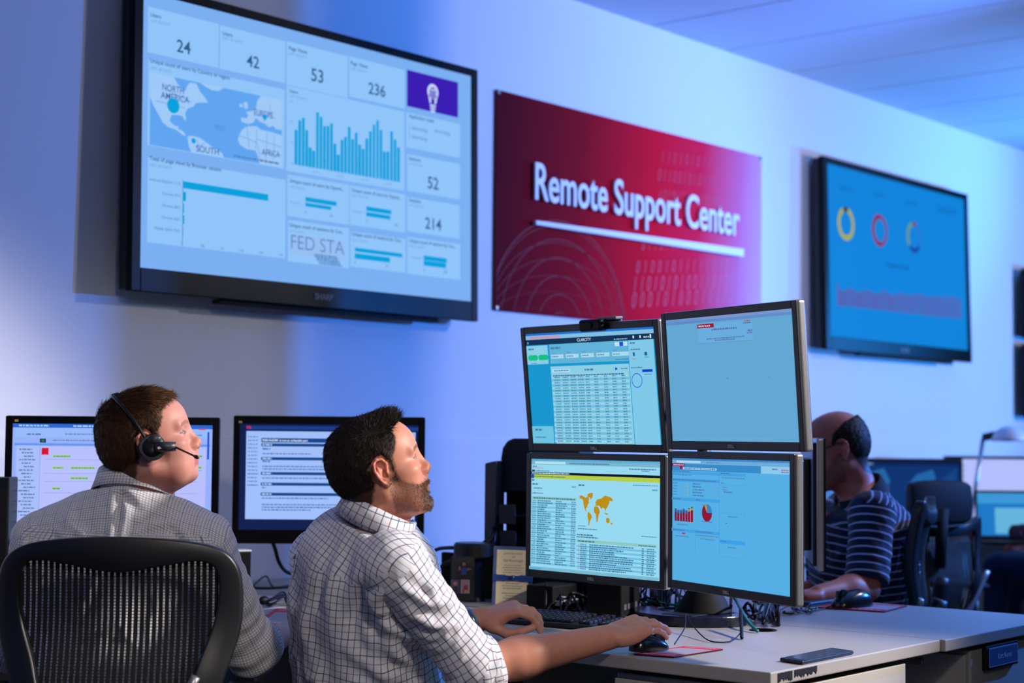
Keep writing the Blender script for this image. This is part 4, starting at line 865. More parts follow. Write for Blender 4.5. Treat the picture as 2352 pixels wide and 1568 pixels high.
# tall black document unit
F = yawf(at(1196, 1235, 5.15), -.25, 0, 0); F.translation.z = .7305; t = thing('equipment_tower', 'tall black unit with rounded top and grey side panel left of the stacked monitors', 'office machine', F.translation)
H = at(1200, 1006, 5.15)[2]-.7305
b = MB(F); pts = [(-.05, .32), (-.05, H-.06), (-.045, H-.03), (-.03, H-.008), (-.01, H), (.20, H), (.20, .32)]; b.prism(pts, -.02, .20); b.build('curved_hood', mat('hood_blue_black', (18, 26, 38), .45), t, bevel=.006)
b = MB(F); b.box(-.05, .20, .05, .21, .0, .34); b.box(-.05, .20, -.06, .05, 0, .05); b.build('cabinet', M_matte, t, bevel=.004)
b = MB(F); hh_ = at(1145, 1058, 5.1)[2]-.7305; b.prism([(-.075, .06), (-.105, .045), (-.13, .03), (-.13, 0), (-.05, 0), (-.045, hh_-.0), (-.082, hh_-.008), (-.082, .10)], -.09, .02); b.build('side_panel', M_grey, t, bevel=.004)
for k, z in enumerate((.26, .18, .09)):
    b = MB(F); b.box(-.04, .19, -.06, .05, z, z+.006, F=Matrix.Rotation(.15, 4, 'X')); b.build('tray', M_black, t, bevel=.002)
    b = MB(F); b.box(-.03, .02, -.066, -.061, z-.02, z+.04, F=Matrix.Rotation(.15, 4, 'X')); b.build('tray_label', mat('label_grey', (66, 70, 80), .6), t)
# dark boxes behind the stacked monitors, partly hidden by cables
def gadget(name, label, cat, px, py, d, w, h, dp, m, yaw=0, part=None):
    p = at(px, py, d); G = Matrix.Translation((p[0], p[1], .7305)) @ Matrix.Rotation(yaw, 4, 'Z'); t = thing(name, label, cat, (p[0], p[1], .7305))
    b = MB(G); b.box(-w/2, w/2, -dp/2, dp/2, 0.003, h); b.build('case', m, t, bevel=.004)
    b = MB(G); b.box(-w*.44, w*.44, -dp*.42, dp*.42, 0, .004); b.build('rubber_base', M_rub, t); return t, G
t, G = gadget('docking_station', 'black docking box under the lower left monitor, among the cables', 'docking station', 1420, 1385, 4.55, .15, .10, .10, M_matte, .3)
for k in range(4): b = MB(G); b.box(-.06+k*.03, -.04+k*.03, -.0515, -.049, .03, .045); b.build('socket', M_grey, t)
t, G = gadget('network_switch', 'dark network box with pale plugs, right of the invitation card', 'network box', 1278, 1372, 4.75, .13, .075, .09, M_matte, .1)
for k in range(5): b = MB(G); b.box(-.055+k*.022, -.040+k*.022, -.062, -.045, .02+.01*(k % 2), .034+.01*(k % 2)); b.build('plug', M_white, t, bevel=.002)
t, G = gadget('paper_box', 'pale paper box standing behind the cables under the stacked monitors', 'box', 1527, 1372, 4.9, .05, .115, .05, mat('pale_card', (150, 145, 165), .7), .2)
b = MB(G); b.box(-.02, .02, -.0262, -.0252, .02, .06); b.build('label', M_white, t)
t, G = gadget('small_box', 'small black box with a pale rim behind the arm of the man with the headset', 'box', 562, 1310, 4.9, .045, .15, .05, M_gloss, -.3)
b = MB(G); b.box(-.023, .023, -.026, .026, .150, .154); b.build('rim', M_white, t)
t, G = gadget('desk_speaker', 'narrow black speaker at the far left edge, beside the flow chart monitor', 'speaker', 8, 1200, 4.55, .07, .37, .08, M_black, -PSI)
b = MB(G); b.box(-.03, .03, -.042, -.039, .03, .34); b.build('grille', M_matte, t)
# cables
def spline(pts, n=8):
    P = [np.asarray(p, float) for p in pts]; P = [2*P[0]-P[1]]+P+[2*P[-1]-P[-2]]; out = []
    for i in range(1, len(P)-2):
        for k in range(n):
            t_ = k/n; out.append(.5*(2*P[i]+(P[i+1]-P[i-1])*t_+(2*P[i-1]-5*P[i]+4*P[i+1]-P[i+2])*t_**2+(3*P[i]-P[i-1]-3*P[i+1]+P[i+2])*t_**3))
    out.append(P[-2]); return out
def cable(label, pts, r=.0028, m=None, group=None, name='cable'):
    sp_ = [np.array([q[0], q[1], max(q[2], .7308+r)]) for q in spline(pts)]
    b = MB(); b.tube(sp_, r, 8); return tag(b.build(name, m or M_rub, None, smooth=True), label, 'cable', group)
random.seed(21)
def heap(n, px0, px1, py0, py1, label, group, r=.003, m=None, lift=.05):
    for k in range(n):
        pts = []; a = random.uniform(px0, px1); d = random.choice((-1, 1)); L = (px1-px0)*random.uniform(.25, .6)
        for i in range(6):
            px = min(max(a+d*L*(i/5-.5)+random.uniform(-18, 18), px0), px1); py = random.uniform(py0, py1); q = on_z(px, py, .735)
            pts.append(q+np.array([0, 0, random.random()**2*lift]))
        cable(label, pts, r*random.uniform(.8, 1.35), m, group)
heap(17, 1265, 1530, 1378, 1412, 'black cable in the tangle under the lower left monitor', 'black cables under the lower left monitor', lift=.09)
heap(12, 1490, 1660, 1368, 1405, 'black cable in the tangle between the two lower monitors', 'black cables behind the stand foot', lift=.10)
heap(9, 1690, 1800, 1385, 1425, 'black cable looped under the lower right monitor', 'black cables under the lower right monitor', lift=.06)
heap(4, 1790, 1885, 1385, 1402, 'black cable coiled right of the lower right monitor', 'coiled cables right of the stack', .002, lift=.015)
Z = lambda px, py, h=0: on_z(px, py, .734)+np.array([0, 0, h])
cable('teal cable dropping from the lower right monitor to the grommet', [Z(1672, 1410, .10), Z(1700, 1408, .05), Z(1728, 1432, .02), Z(1752, 1440, .0)], .0045, M_teal)
cable('teal cable running from left to right behind the stand foot', [Z(1395, 1385, .06), Z(1440, 1395, .05), Z(1500, 1398, .03), Z(1590, 1402, .02), Z(1690, 1412, .02)], .0036, M_teal)
cable('teal cable arching out from under the lower left monitor', [Z(1385, 1400, .08), Z(1430, 1405, .07), Z(1455, 1398, .02)], .0034, M_teal)
cable('thin black mouse cord looping in front of the curved foot', [Z(1562, 1484, .012), Z(1585, 1462, .03), Z(1588, 1440, .04), Z(1602, 1446, .02), Z(1640, 1462), Z(1690, 1463), Z(1716, 1450, .01)], .0016)
cable('thin cord from the far mouse to the cables', [Z(1935, 1378, .01), Z(1900, 1385), Z(1860, 1392), Z(1825, 1388, .01), Z(1790, 1398)], .0018)
cable('short black cord with a pale tip standing beside the curved foot', [Z(1716, 1456, .0), Z(1715, 1448, .02), Z(1713, 1436, .05)], .0045)
W2 = at(635, 1251, 5.05); cable('thick black cable hanging below the support page monitor', [at(628, 1240, 5.06), at(640, 1268, 5.08), at(650, 1300, 5.12), at(668, 1322, 5.2), at(700, 1330, 5.3)], .006)
Zc = lambda px, py, h=0: on_z(px, py, .734)+np.array([0, 0, h])
cable('black cord lying along the back of the wall desk', [Zc(590, 1357), Zc(620, 1347, .02), Zc(640, 1358), Zc(690, 1352), Zc(740, 1356)], .003)
cable('second black cord lying along the back of the wall desk', [Zc(575, 1360), Zc(620, 1361), Zc(680, 1357), Zc(740, 1352)], .004)
for k in range(5):
    cable('black earphone cord bundled beside the hand of the man with the headset', [Zc(610+random.uniform(0, 8), 1398+random.uniform(-4, 4), .01), Zc(635, 1395+random.uniform(-6, 8), .02*random.random()), Zc(660, 1390+random.uniform(-10, 10), .02), Zc(672, 1383+random.uniform(0, 15)), Zc(690, 1398+random.uniform(-5, 5))], .0028, None, 'bundled cords on the wall desk')
b = MB(Matrix.Translation(Vector(Zc(617, 1398, .012)))); b.ball((0, 0, 0), (.018, .012, .013)); tag(b.build('earphone', M_rub, None, smooth=True), 'black earpiece at the end of the bundled cords on the wall desk', 'earphone')
cable('black cable behind the photo stand, running to the canister', [at(1000, 1270, 5.2), at(1020, 1262, 5.15), at(1048, 1260, 5.05), at(1060, 1262, 5.02)], .006)
cable('short black cable beside the photo stand', [at(1022, 1305, 5.0), at(1035, 1296, 4.98), at(1050, 1290, 4.96)], .007)

# ------------------------------------------------------------------ skin, hair and cloth materials
def vcol_mat(name, rough=.5, spec=.4, sss=0, bump=.3, bscale=700):
    m = bpy.data.materials.new(name); m.use_nodes = True; nt = m.node_tree; b = nt.nodes['Principled BSDF']
    a = nt.nodes.new('ShaderNodeVertexColor'); a.layer_name = 'Col'; tc = nt.nodes.new('ShaderNodeTexCoord')
    n = nt.nodes.new('ShaderNodeTexNoise'); n.inputs['Scale'].default_value = 45; n.inputs['Detail'].default_value = 5; nt.links.new(tc.outputs['Object'], n.inputs['Vector'])
    mr = nt.nodes.new('ShaderNodeMapRange'); mr.inputs['To Min'].default_value = .86; mr.inputs['To Max'].default_value = 1.08; nt.links.new(n.outputs['Fac'], mr.inputs['Value'])
    mx = nt.nodes.new('ShaderNodeMix'); mx.data_type = 'RGBA'; mx.blend_type = 'MULTIPLY'; mx.inputs['Factor'].default_value = 1
    nt.links.new(a.outputs['Color'], mx.inputs['A']); nt.links.new(mr.outputs[0], mx.inputs['B']); nt.links.new(mx.outputs['Result'], b.inputs['Base Color'])
    b.inputs['Roughness'].default_value = rough; b.inputs['Specular IOR Level'].default_value = spec
    if sss: b.inputs['Subsurface Weight'].default_value = sss; b.inputs['Subsurface Radius'].default_value = (.9, .35, .2); b.inputs['Subsurface Scale'].default_value = .008
    n2 = nt.nodes.new('ShaderNodeTexNoise'); n2.inputs['Scale'].default_value = bscale; nt.links.new(tc.outputs['Object'], n2.inputs['Vector'])
    bp = nt.nodes.new('ShaderNodeBump'); bp.inputs['Strength'].default_value = bump; bp.inputs['Distance'].default_value = .0006; nt.links.new(n2.outputs['Fac'], bp.inputs['Height']); nt.links.new(bp.outputs['Normal'], b.inputs['Normal'])
    return m
M_skin = vcol_mat('skin', .48, .4, .25)
def lines(nt, sock, period, width, phase=0.):
    m1 = nt.nodes.new('ShaderNodeMath'); m1.operation = 'MULTIPLY_ADD'; m1.inputs[1].default_value = 1/period; m1.inputs[2].default_value = phase; nt.links.new(sock, m1.inputs[0])
    m2 = nt.nodes.new('ShaderNodeMath'); m2.operation = 'PINGPONG'; m2.inputs[1].default_value = .5; nt.links.new(m1.outputs[0], m2.inputs[0])
    m3 = nt.nodes.new('ShaderNodeMapRange'); m3.inputs['From Min'].default_value = width*.35; m3.inputs['From Max'].default_value = width*.65
    m3.inputs['To Min'].default_value = 1; m3.inputs['To Max'].default_value = 0; nt.links.new(m2.outputs[0], m3.inputs['Value']); return m3.outputs[0]
def cloth(name, base, sets, rough=.85, bump=.35):
    m = bpy.data.materials.new(name); m.use_nodes = True; nt = m.node_tree; b = nt.nodes['Principled BSDF']; b.inputs['Roughness'].default_value = rough; b.inputs['Specular IOR Level'].default_value = .2
    b.inputs['Sheen Weight'].default_value = .15
    uv = nt.nodes.new('ShaderNodeUVMap'); uv.uv_map = 'UVMap'; sp = nt.nodes.new('ShaderNodeSeparateXYZ'); nt.links.new(uv.outputs[0], sp.inputs[0]); prev = None
    for ax, period, width, phase, col, strength in sets:
        f = lines(nt, sp.outputs[ax], period, width, phase); k = nt.nodes.new('ShaderNodeMath'); k.operation = 'MULTIPLY'; k.inputs[1].default_value = strength; nt.links.new(f, k.inputs[0])
        mx = nt.nodes.new('ShaderNodeMix'); mx.data_type = 'RGBA'; nt.links.new(k.outputs[0], mx.inputs['Factor']); mx.inputs['B'].default_value = srgb(col)+(1,)
        if prev is None: mx.inputs['A'].default_value = srgb(base)+(1,)
        else: nt.links.new(prev, mx.inputs['A'])
        prev = mx.outputs['Result']
    if prev is not None: nt.links.new(prev, b.inputs['Base Color'])
    else: b.inputs['Base Color'].default_value = srgb(base)+(1,)
    tc = nt.nodes.new('ShaderNodeTexCoord'); n = nt.nodes.new('ShaderNodeTexNoise'); n.inputs['Scale'].default_value = 26; n.inputs['Detail'].default_value = 4; nt.links.new(tc.outputs['Object'], n.inputs['Vector'])
    bp = nt.nodes.new('ShaderNodeBump'); bp.inputs['Strength'].default_value = bump; bp.inputs['Distance'].default_value = .006; nt.links.new(n.outputs['Fac'], bp.inputs['Height']); nt.links.new(bp.outputs['Normal'], b.inputs['Normal'])
    return m
navy = (34, 40, 92); wine = (104, 44, 78)
M_tat = cloth('tattersall_cloth', (226, 226, 232), [(0, .032, .065, 0, navy, .85), (0, .032, .065, .5, wine, .8), (1, .032, .06, 0, navy, .85), (1, .032, .06, .5, wine, .6)])
M_chk = cloth('fine_check_cloth', (236, 234, 238), [(0, .0062, .34, 0, (130, 132, 152), .5), (1, .0062, .34, 0, (130, 132, 152), .5), (0, .031, .05, 0, (74, 76, 100), .42), (1, .031, .05, 0, (74, 76, 100), .42)])
M_polo = cloth('striped_polo_cloth', (14, 20, 46), [(1, .0255, .20, 0, (150, 156, 190), .9)])
M_polod = cloth('polo_collar_cloth', (12, 16, 36), [])
M_lilac = cloth('pale_cloth', (150, 156, 196), [])
M_dark = cloth('trouser_cloth', (22, 24, 34), [])
M_jean = cloth('jean_cloth', (24, 38, 74), [])
M_strap = mat('watch_metal', (150, 150, 158), .25, metal=.9)

# ------------------------------------------------------------------ people
def hframe(az, pitch, roll=0):     # az: degrees away from the viewer's right, pitch up, in degrees
    a, p, r = [math.radians(q) for q in (az, pitch, roll)]
    f = np.array([math.cos(a)*math.cos(p), math.sin(a)*math.cos(p), math.sin(p)]); l = nrm(np.cross([0, 0, 1], f)); u = np.cross(f, l)
    l2 = l*math.cos(r)+u*math.sin(r); u2 = np.cross(f, l2)
    return RW @ np.stack([f, l2, u2], 1)
def seg_uv(P, Q, a, b, ref, rad, off=0):
    # u round the axis a-b, v along it, with the seam kept whole per face
    ax = nrm(b-a); e1 = nrm(ref-ax*(ref @ ax)); e2 = np.cross(ax, e1); q = P-a; v = q @ ax; th = np.arctan2(q @ e2, q @ e1)
    T = th[Q]; T0 = T[:, :1]; T = T+2*PI*np.round((T0-T)/(2*PI)); return np.stack([T*rad, v[Q]+off], -1).reshape(-1, 2)
def fold_disp(P, N, folds):
    d = np.zeros(len(P))
    for pts, amp, wd in folds:
        pts = [np.asarray(p, float) for p in pts]; best = np.full(len(P), 9.)
        tt = np.zeros(len(P)); L = len(pts)-1
        for i in range(L):
            a, b = pts[i], pts[i+1]; ab = b-a; q = P-a; t = np.clip(q @ ab/(ab @ ab), 0, 1); dd = np.linalg.norm(q-t[:, None]*ab, axis=1); m = dd < best; best = np.where(m, dd, best); tt = np.where(m, (i+t)/L, tt)
        taper = np.sqrt(np.clip(np.sin(PI*np.clip(tt, .03, .97)), 0, 1)); d += amp*taper*(np.exp(-(best/wd)**2)-.45*np.exp(-((best-1.9*wd)/wd)**2))
    return d
def onto(P, px, py):       # the point of a surface that the camera sees at a pixel
    r = nrm(ray(px, py)); q = P-CAM; t = q @ r; d = np.linalg.norm(q-t[:, None]*r, axis=1); m = d < .010
    return P[np.nonzero(m)[0][np.argmin(t[m])]] if m.any() else P[np.argmin(d)]
def pf(P, folds): return [([onto(P, *q) for q in pts], a, w_) for pts, a, w_ in folds]
def refine(P, Q, cen, rad, k=5):
    fc = P[Q].mean(1); sel = np.zeros(len(Q), bool)
    for c_ in cen: sel |= np.linalg.norm(fc-c_, axis=1) < rad
    A = P[Q[sel]]; u = np.linspace(0, 1, k+1); g = [((1-a)*(1-b)*A[:, 0]+a*(1-b)*A[:, 1]+a*b*A[:, 2]+(1-a)*b*A[:, 3]) for b in u for a in u]
    G = np.stack(g, 1); n = len(A); _, first, inv = np.unique(np.round(G.reshape(-1, 3)*2e5).astype(np.int64), axis=0, return_index=True, return_inverse=True); inv = inv.reshape(n, -1)+len(P)
    sub = [inv[:, [j*(k+1)+i, j*(k+1)+i+1, (j+1)*(k+1)+i+1, (j+1)*(k+1)+i]] for j in range(k) for i in range(k)]
    return np.concatenate([P, G.reshape(-1, 3)[first]]), np.concatenate([Q[~sel]]+sub)
def strands(P, N, M, n, length, lift, dirf, seed, wid=.0007, curl=.2):
    r = np.random.default_rng(seed); idx = r.integers(0, len(P), n); base = P[idx]; nn = N[idx]; L = length(base)*r.uniform(.7, 1.2, n)
    d = dirf(base); d = d-nn*np.sum(d*nn, 1)[:, None]; d /= np.linalg.norm(d, axis=1)[:, None]+1e-9
    lf = lift(base)[:, None] if callable(lift) else lift
    d = d+nn*lf+r.normal(size=(n, 3))*curl*.5; d /= np.linalg.norm(d, axis=1)[:, None]; side = np.cross(d, nn+r.normal(size=(n, 3))*.7); side /= np.linalg.norm(side, axis=1)[:, None]+1e-9
    V_, F_ = [], []; K = 3; bend = -nn*.35+r.normal(size=(n, 3))*curl
    for k in range(K+1):
        t = k/K; c = base-nn*.001+d*L[:, None]*t+bend*L[:, None]*t*t*.5; w = wid*(1-t*.85); V_ += [c-side*w, c+side*w]
    V_ = np.stack(V_, 1).reshape(-1, 3); b0 = np.arange(n)*(2*(K+1))
    for k in range(K): F_.append(np.stack([b0+2*k, b0+2*k+1, b0+2*k+3, b0+2*k+2], 1))
    return V_, np.concatenate(F_)
def add_mesh(A, B): return np.concatenate([A[0], B[0]]), np.concatenate([A[1], B[1]+len(A[0])])

def person(label, J, Hc, HM, hs, skin, haircol, opt):
    """J: joints in the room. Hc/HM/hs: head centre, frame, scale."""
    fwd = J['fwd']; up = nrm(J['neck']-J['pelvis']); fwd = nrm(fwd-up*(fwd @ up)); lat = np.cross(up, fwd); TM = np.stack([fwd, lat, up], 1)
    ch = J['chest']; w, dp = J.get('w', .175), J.get('dp', .12)
    head = head_prims(Hc, HM, hs, jaw=opt.get('jaw', 1), nose=opt.get('nose', 1), chin=opt.get('chin', 1), low=opt.get('low', 1)); n_head = len(head)
    nk = Hc+hs*(HM @ np.array([-.022, 0, -.045])); P_ = list(head)
    r = opt.get('neck_r', .058)
    P_ += [cap(nk, J['neck'], r*.98, r*1.04, .03), cap(Hc+hs*(HM @ np.array([.022, 0, -.080])), J['neck']+(fwd+HM[:, 0])*.012, .030, .045, .03)]
    bs_ = .90
    P_ += [ell(ch, np.array([dp, w, .20])*bs_, TM, .05), ell(ch+up*.12, np.array([dp*.8, w*.84, .085])*bs_, TM, .05), ell(J['pelvis'], np.array([dp*1.05, w*.95, .14])*bs_, TM, .06), cap(ch, J['pelvis'], .12, .13, .06)]
    for s_ in 'LR':
        if 'sh'+s_ not in J: continue
        sh, el, wr = J['sh'+s_], J['el'+s_], J['wr'+s_]
        P_ += [cap(J['neck']-up*.02, sh-up*.015, .040, .038, .05), ell(sh, np.array([.055, .055, .055]), None, .04), cap(sh, el, .048, .038, .03)]
        ax = nrm(wr-el); P_ += [cap(el, el+(wr-el)*.35, .041, .046, .02), cap(el+(wr-el)*.3, wr, .045, .0285, .02)]
        if s_ in opt['hands']: P_ += opt['hands'][s_]
    for s_, sg in (('L', 1), ('R', -1)):
        hp = J['pelvis']+lat*sg*.09-up*.03; kn = hp+nrm(fwd*[1, 1, 0])*.42+lat*sg*.05; kn[2] = hp[2]+.02; an = kn+nrm(fwd*[1, 1, 0])*.03; an[2] = .09
        J['hp'+s_], J['kn'+s_], J['an'+s_] = hp, kn, an
    h = opt.get('h', .0025)
    Pm, Q = surf(P_, h); Pm = smooth_mesh(Pm, Q, 1, .35)
    if opt.get('fine', 1): Pm, Q = refine(Pm, Q, [Hc+hs*(HM @ np.array([.083, y_, .018])) for y_ in (-.033, .033)], .030*hs)
    hp_ = ((Pm-Hc) @ HM)/hs; x, y, z = hp_.T; R = np.linalg.norm(hp_-np.array([0, 0, .02]), axis=1)
    isH = (R < .19) & (z > -.14)
    col = np.tile(np.array(srgb(skin)), (len(Pm), 1)); nz = noise3(Pm, 9, 3)[:, None]; col = col*(1+.06*nz)
    def tint(mask, c, k=1.): nonlocal col; m = (np.clip(mask, 0, 1)*k)[:, None]; col = col*(1-m)+np.array(srgb(c))*m
    red = opt.get('red', (206, 112, 96))
    ear = isH & (np.abs(y) > .071) & (np.abs(x-.004) < .026) & (np.abs(z-.004) < .040); tint(ear*1., red, .55)
    tint(isH*np.exp(-((x-.108)**2+y**2+(z+.024)**2)/.016**2), red, .55); tint(isH*np.exp(-((x-.075)**2+(np.abs(y)-.045)**2+(z+.02)**2)/.024**2), red, .35)
    nkm = (z < -.06)*sstep(.07, .02, x)*(R < .3); tint(nkm*1., red, .35)
    lip = isH & (x > .080) & (np.abs(y) < .024) & (np.abs(z+.0635) < .0095) & (z+.0635 > -.012); tint(lip*1., (190, 104, 100), .8)
    e_r = ((z-.0085-.06*(np.abs(y)-.0315))/.0040)**2+((np.abs(y)-.0325)/.0125)**2; eyeo = isH*(x > .072)*sstep(1.05, .9, e_r); tint(eyeo, (150, 138, 140), .9)
    iris = isH & (x > .078) & (e_r < 1) & ((z-.0085)**2+(np.abs(y)-.0320)**2 < .0060**2); tint(iris*1., opt.get('iris', (60, 80, 110)), 1)
    up_ = z > .0085; lash = isH*(x > .072)*np.where(up_, sstep(.55, .1, np.abs(e_r-1.15)), .5*sstep(.3, .05, np.abs(e_r-1.1))); tint(lash, (62, 36, 30), .85)
    brow = isH & (x > .060) & (np.abs(z-(.0335-.22*np.abs(np.abs(y)-.028))) < .0042) & (np.abs(np.abs(y)-.031) < .020); brow = brow*(.75+.4*noise3(hp_, 160, 21, 1)); tint(brow, opt.get('brow', haircol), .9)
    back = opt.get('recede', 0); hm = hair_line(x, z, back); hmask = sstep(-.004, .006, hm+.003*noise3(hp_, 40, 5))*isH
    if opt.get('hairmask'): hmask = opt['hairmask'](hp_)*isH
    tint(hmask*(~ear), haircol, .93)
    for (cc, rr, kk) in opt.get('arm_tint', []): tint(np.exp(-np.sum((Pm-cc)**2, 1)/rr**2), kk, .5)
    bm_ = beard_mask(x, y, z)
    if opt.get('beard'): tint(sstep(-.004, .006, bm_+.002*noise3(hp_, 50, 6))*isH, opt['beardcol'], opt['beard'])
    body = to_obj('person', Pm, Q, M_skin, None, col); tag(body, label, 'person')
    N = normals(Pm, Q)
    # hair
    if opt.get('hair', 1):
        th = opt['thick']; skull = head[:SKULL_N]
        def post(p, d):
            q = ((p-Hc) @ HM)/hs; m = opt['hairmask'](q) if opt.get('hairmask') else sstep(-.003, .007, hair_line(q[:, 0], q[:, 2], back)+.0025*noise3(q, 45, 5))
            return d-(-.005+(th(q)*hs+.005)*m)-.0010*noise3(q, 60, 8)*m
        Ph, Qh = surf(skull, .0028, post, grow=.02); qh = ((Ph-Hc) @ HM)/hs; keep = (opt['hairmask'](qh) if opt.get('hairmask') else sstep(-.003, .007, hair_line(qh[:, 0], qh[:, 2], back))) > .12
        kf = keep[Qh].all(1); Qk = Qh[kf]; Nh = normals(Ph, Qh); nb = len(Ph)
        rootm = keep & (np.arange(len(Ph)) >= 0); Pr, Nr = Ph[rootm], Nh[rootm]
        df = lambda p: (opt['flow'](((p-Hc) @ HM)/hs)) @ HM.T
        ln = lambda p: opt['len'](((p-Hc) @ HM)/hs); lf = (lambda p: opt['lift'](((p-Hc) @ HM)/hs)) if callable(opt.get('lift')) else opt.get('lift', .45)
        S_ = strands(Pr, Nr, None, opt.get('nstr', 16000), ln, lf, df, 5, opt.get('wid', .0006), opt.get('curl', .25)); A = add_mesh((Ph, Qk), S_)
        hc = np.array(srgb(haircol)); g = np.array(srgb(opt.get('grey', haircol)))
        qa = ((A[0]-Hc) @ HM)/hs; gm = np.clip(opt['greymask'](qa), 0, 1)[:, None] if opt.get('greymask') else np.zeros((len(A[0]), 1))
        rv = np.concatenate([np.full(nb, .8), np.repeat(np.random.default_rng(2).uniform(.6, 1.7, len(S_[0])//8), 8)])[:, None]
        gsel = np.concatenate([np.full(nb, .5), np.repeat(np.random.default_rng(3).uniform(0, 1, len(S_[0])//8), 8)])[:, None]
        gg = gm*sstep(.1, .9, gsel*.9+gm*.2); hcol = (hc*(1-gg)+g*gg)*rv
        hair = to_obj('hair', A[0], A[1], M_hair, body, hcol)
    if opt.get('beard') and opt.get('beardlen'):
        q = hp_; sel = isH & (bm_ > .001); Pb, Nb = Pm[sel], N[sel]
        S_ = strands(Pb, Nb, None, opt['nbeard'], lambda p: opt['beardlen'](((p-Hc) @ HM)/hs), .55, lambda p: np.tile(HM @ np.array([.35, 0, -1]), (len(p), 1)), 9, .00045, .3)
        qa = ((S_[0]-Hc) @ HM)/hs; ns = len(S_[0])//8; rv = np.repeat(np.random.default_rng(4).uniform(0, 1, ns), 8)[:, None]
        chin = sstep(.07, .095, qa[:, 0])*sstep(-.07, -.09, qa[:, 2]); c0 = np.array(srgb(opt['beardcol'])); c1 = np.array(srgb((150, 110, 84))); c2 = np.array(srgb((176, 170, 164)))
        cc = c0*(1-rv*.75)+c1*rv*.75; k = (chin[:, None]*(rv > .45)); cc = cc*(1-k)+c2*k
        to_obj('beard', S_[0], S_[1], M_hair, body, cc)
    # legs in trousers and shoes, mostly below the picture
    if opt.get('legs', 1):
        T_l = [ell(J['pelvis'], np.array([dp*1.15, w*1.02, .13]), TM, .05)]
        for s_ in 'LR': T_l += [cap(J['hp'+s_], J['kn'+s_], .088, .068, .03), cap(J['kn'+s_], J['an'+s_], .066, .050, .02)]
        pt, qt = surf(T_l, .009); pt = pt+normals(pt, qt)*(.003*noise3(pt, 5, 2))[:, None]; to_obj('trousers', pt, qt, opt.get('trouser', M_dark), body, uv=np.zeros((qt.size, 2)))
        f2 = nrm(fwd*[1, 1, 0])
        for s_ in 'LR':
            a = J['an'+s_]; pt, qt = surf([cap(a*[1, 1, 0]+[0, 0, .05], a*[1, 1, 0]+f2*.17+[0, 0, .038], .047, .036, .03), cap(a*[1, 1, 0]+[0, 0, .09], a*[1, 1, 0]+[0, 0, .05], .045, .045, .03)], .008)
            pt[:, 2] = np.maximum(pt[:, 2], .002); to_obj('shoe', pt, qt, M_black, body)
    # shirt
    sm = opt['shirt']; ins = opt.get('loose', .016); lp = opt.get('belly', 0)
    T_ = [ell(ch, np.array([dp+ins, w+ins, .215]), TM, .05), ell(ch+up*.125, np.array([dp*.85+ins, w*.86+ins, .090]), TM, .06), ell(J['pelvis']+up*.04, np.array([dp*1.05+ins+lp, w*.98+ins, .16]), TM, .07), cap(ch-up*.05, J['pelvis'], .13+ins, .14+ins, .07)]
    for s_ in 'LR': T_ += [cap(J['neck']-up*.012, J['sh'+s_]-up*.012, .058+ins*.3, .050+ins*.4, .06), ell(J['sh'+s_]-lat*.0, np.array([.056, .056, .056])+ins*.35, None, .05)]
    T_.append(cap(J['neck']+up*.04, J['neck']-up*.03, r*.95, r*1.12, .03))
    Pt, Qt = surf(T_, .0055, lambda p, d: np.maximum(d, (p-(J['neck']-up*.004)) @ nrm(up*.93+fwd*opt.get('collar_tilt', .38)))); Pt = smooth_mesh(Pt, Qt, 3)
    Nt = normals(Pt, Qt); big = noise3(Pt*[1, 1, .55], 4.2, 12, 3)
    low = sstep(J['neck'][2]+.0, J['neck'][2]-.16, Pt[:, 2]); rid = (1-np.abs(noise3(Pt @ TM*[1.6, 1.6, .9]+[0, 0, 3], 3.1, 31, 2)))**3; dd = (.0036*big+opt.get('rid', .012)*(rid-.3))*low+1.2*fold_disp(Pt, Nt, pf(Pt, opt.get('folds', [])))
    Pt = Pt+Nt*dd[:, None]
    uvt = seg_uv(Pt, Qt, J['pelvis'], J['neck'], -fwd, w*.93); Nt = normals(Pt, Qt); top = np.repeat(((Pt[Qt].mean(1)-J['neck']) @ up > opt.get('yoke', -.085)), 4)
    q_ = Pt[Qt].reshape(-1, 3)-J['neck']; uvt = np.where(top[:, None], np.stack([q_ @ lat, q_ @ nrm(fwd+1.2*up)*1.25], 1), uvt)
    tor = to_obj('shirt', Pt, Qt, sm, body, uv=uvt)
    for s_, sg in (('L', 1), ('R', -1)):
        sh, el, wr = J['sh'+s_], J['el'+s_], J['wr'+s_]; end = opt['cuff'][s_]   # fraction: <=1 along upper arm, >1 along the forearm
        A_ = [cap(sh, el, .064+ins*.35, .050+ins*.55, .03)] if end >= 1 else [cap(sh, sh+(el-sh)*end, .064+ins*.3, .056+ins*.6, .03)]
        if end > 1: A_ += [cap(el, el+(wr-el)*(end-1), .052+ins*.6, opt.get('cuff_r', .052), .035)]
        tip = el+(wr-el)*(end-1) if end > 1 else sh+(el-sh)*end; ax = nrm((wr-el) if end > 1 else (el-sh))
        A_.append(ell(sh, np.array([.062, .062, .062])+ins*.3, None, .03))
        Pa, Qa = surf(A_, .0045, lambda p, d: np.maximum(d, np.where(np.linalg.norm(p-tip, axis=1) < .16, (p-tip) @ ax, -1.))); 
        Na = normals(Pa, Qa); tcap = np.abs((Pa-tip) @ ax) < .004
        Pa = smooth_mesh(Pa, Qa, 2); la = (Pa-sh) @ nrm(el-sh)
        ring = np.sin((Pa @ nrm(tip-sh))*2*PI/.045+2.5*noise3(Pa, 5, 7, 2)+3*noise3(Pa, 2, 9, 1)); crease = ring*(.0030 if end > 1 else .0016)*(.4+.6*np.exp(-(np.linalg.norm(Pa-el, axis=1)/.11)**2))
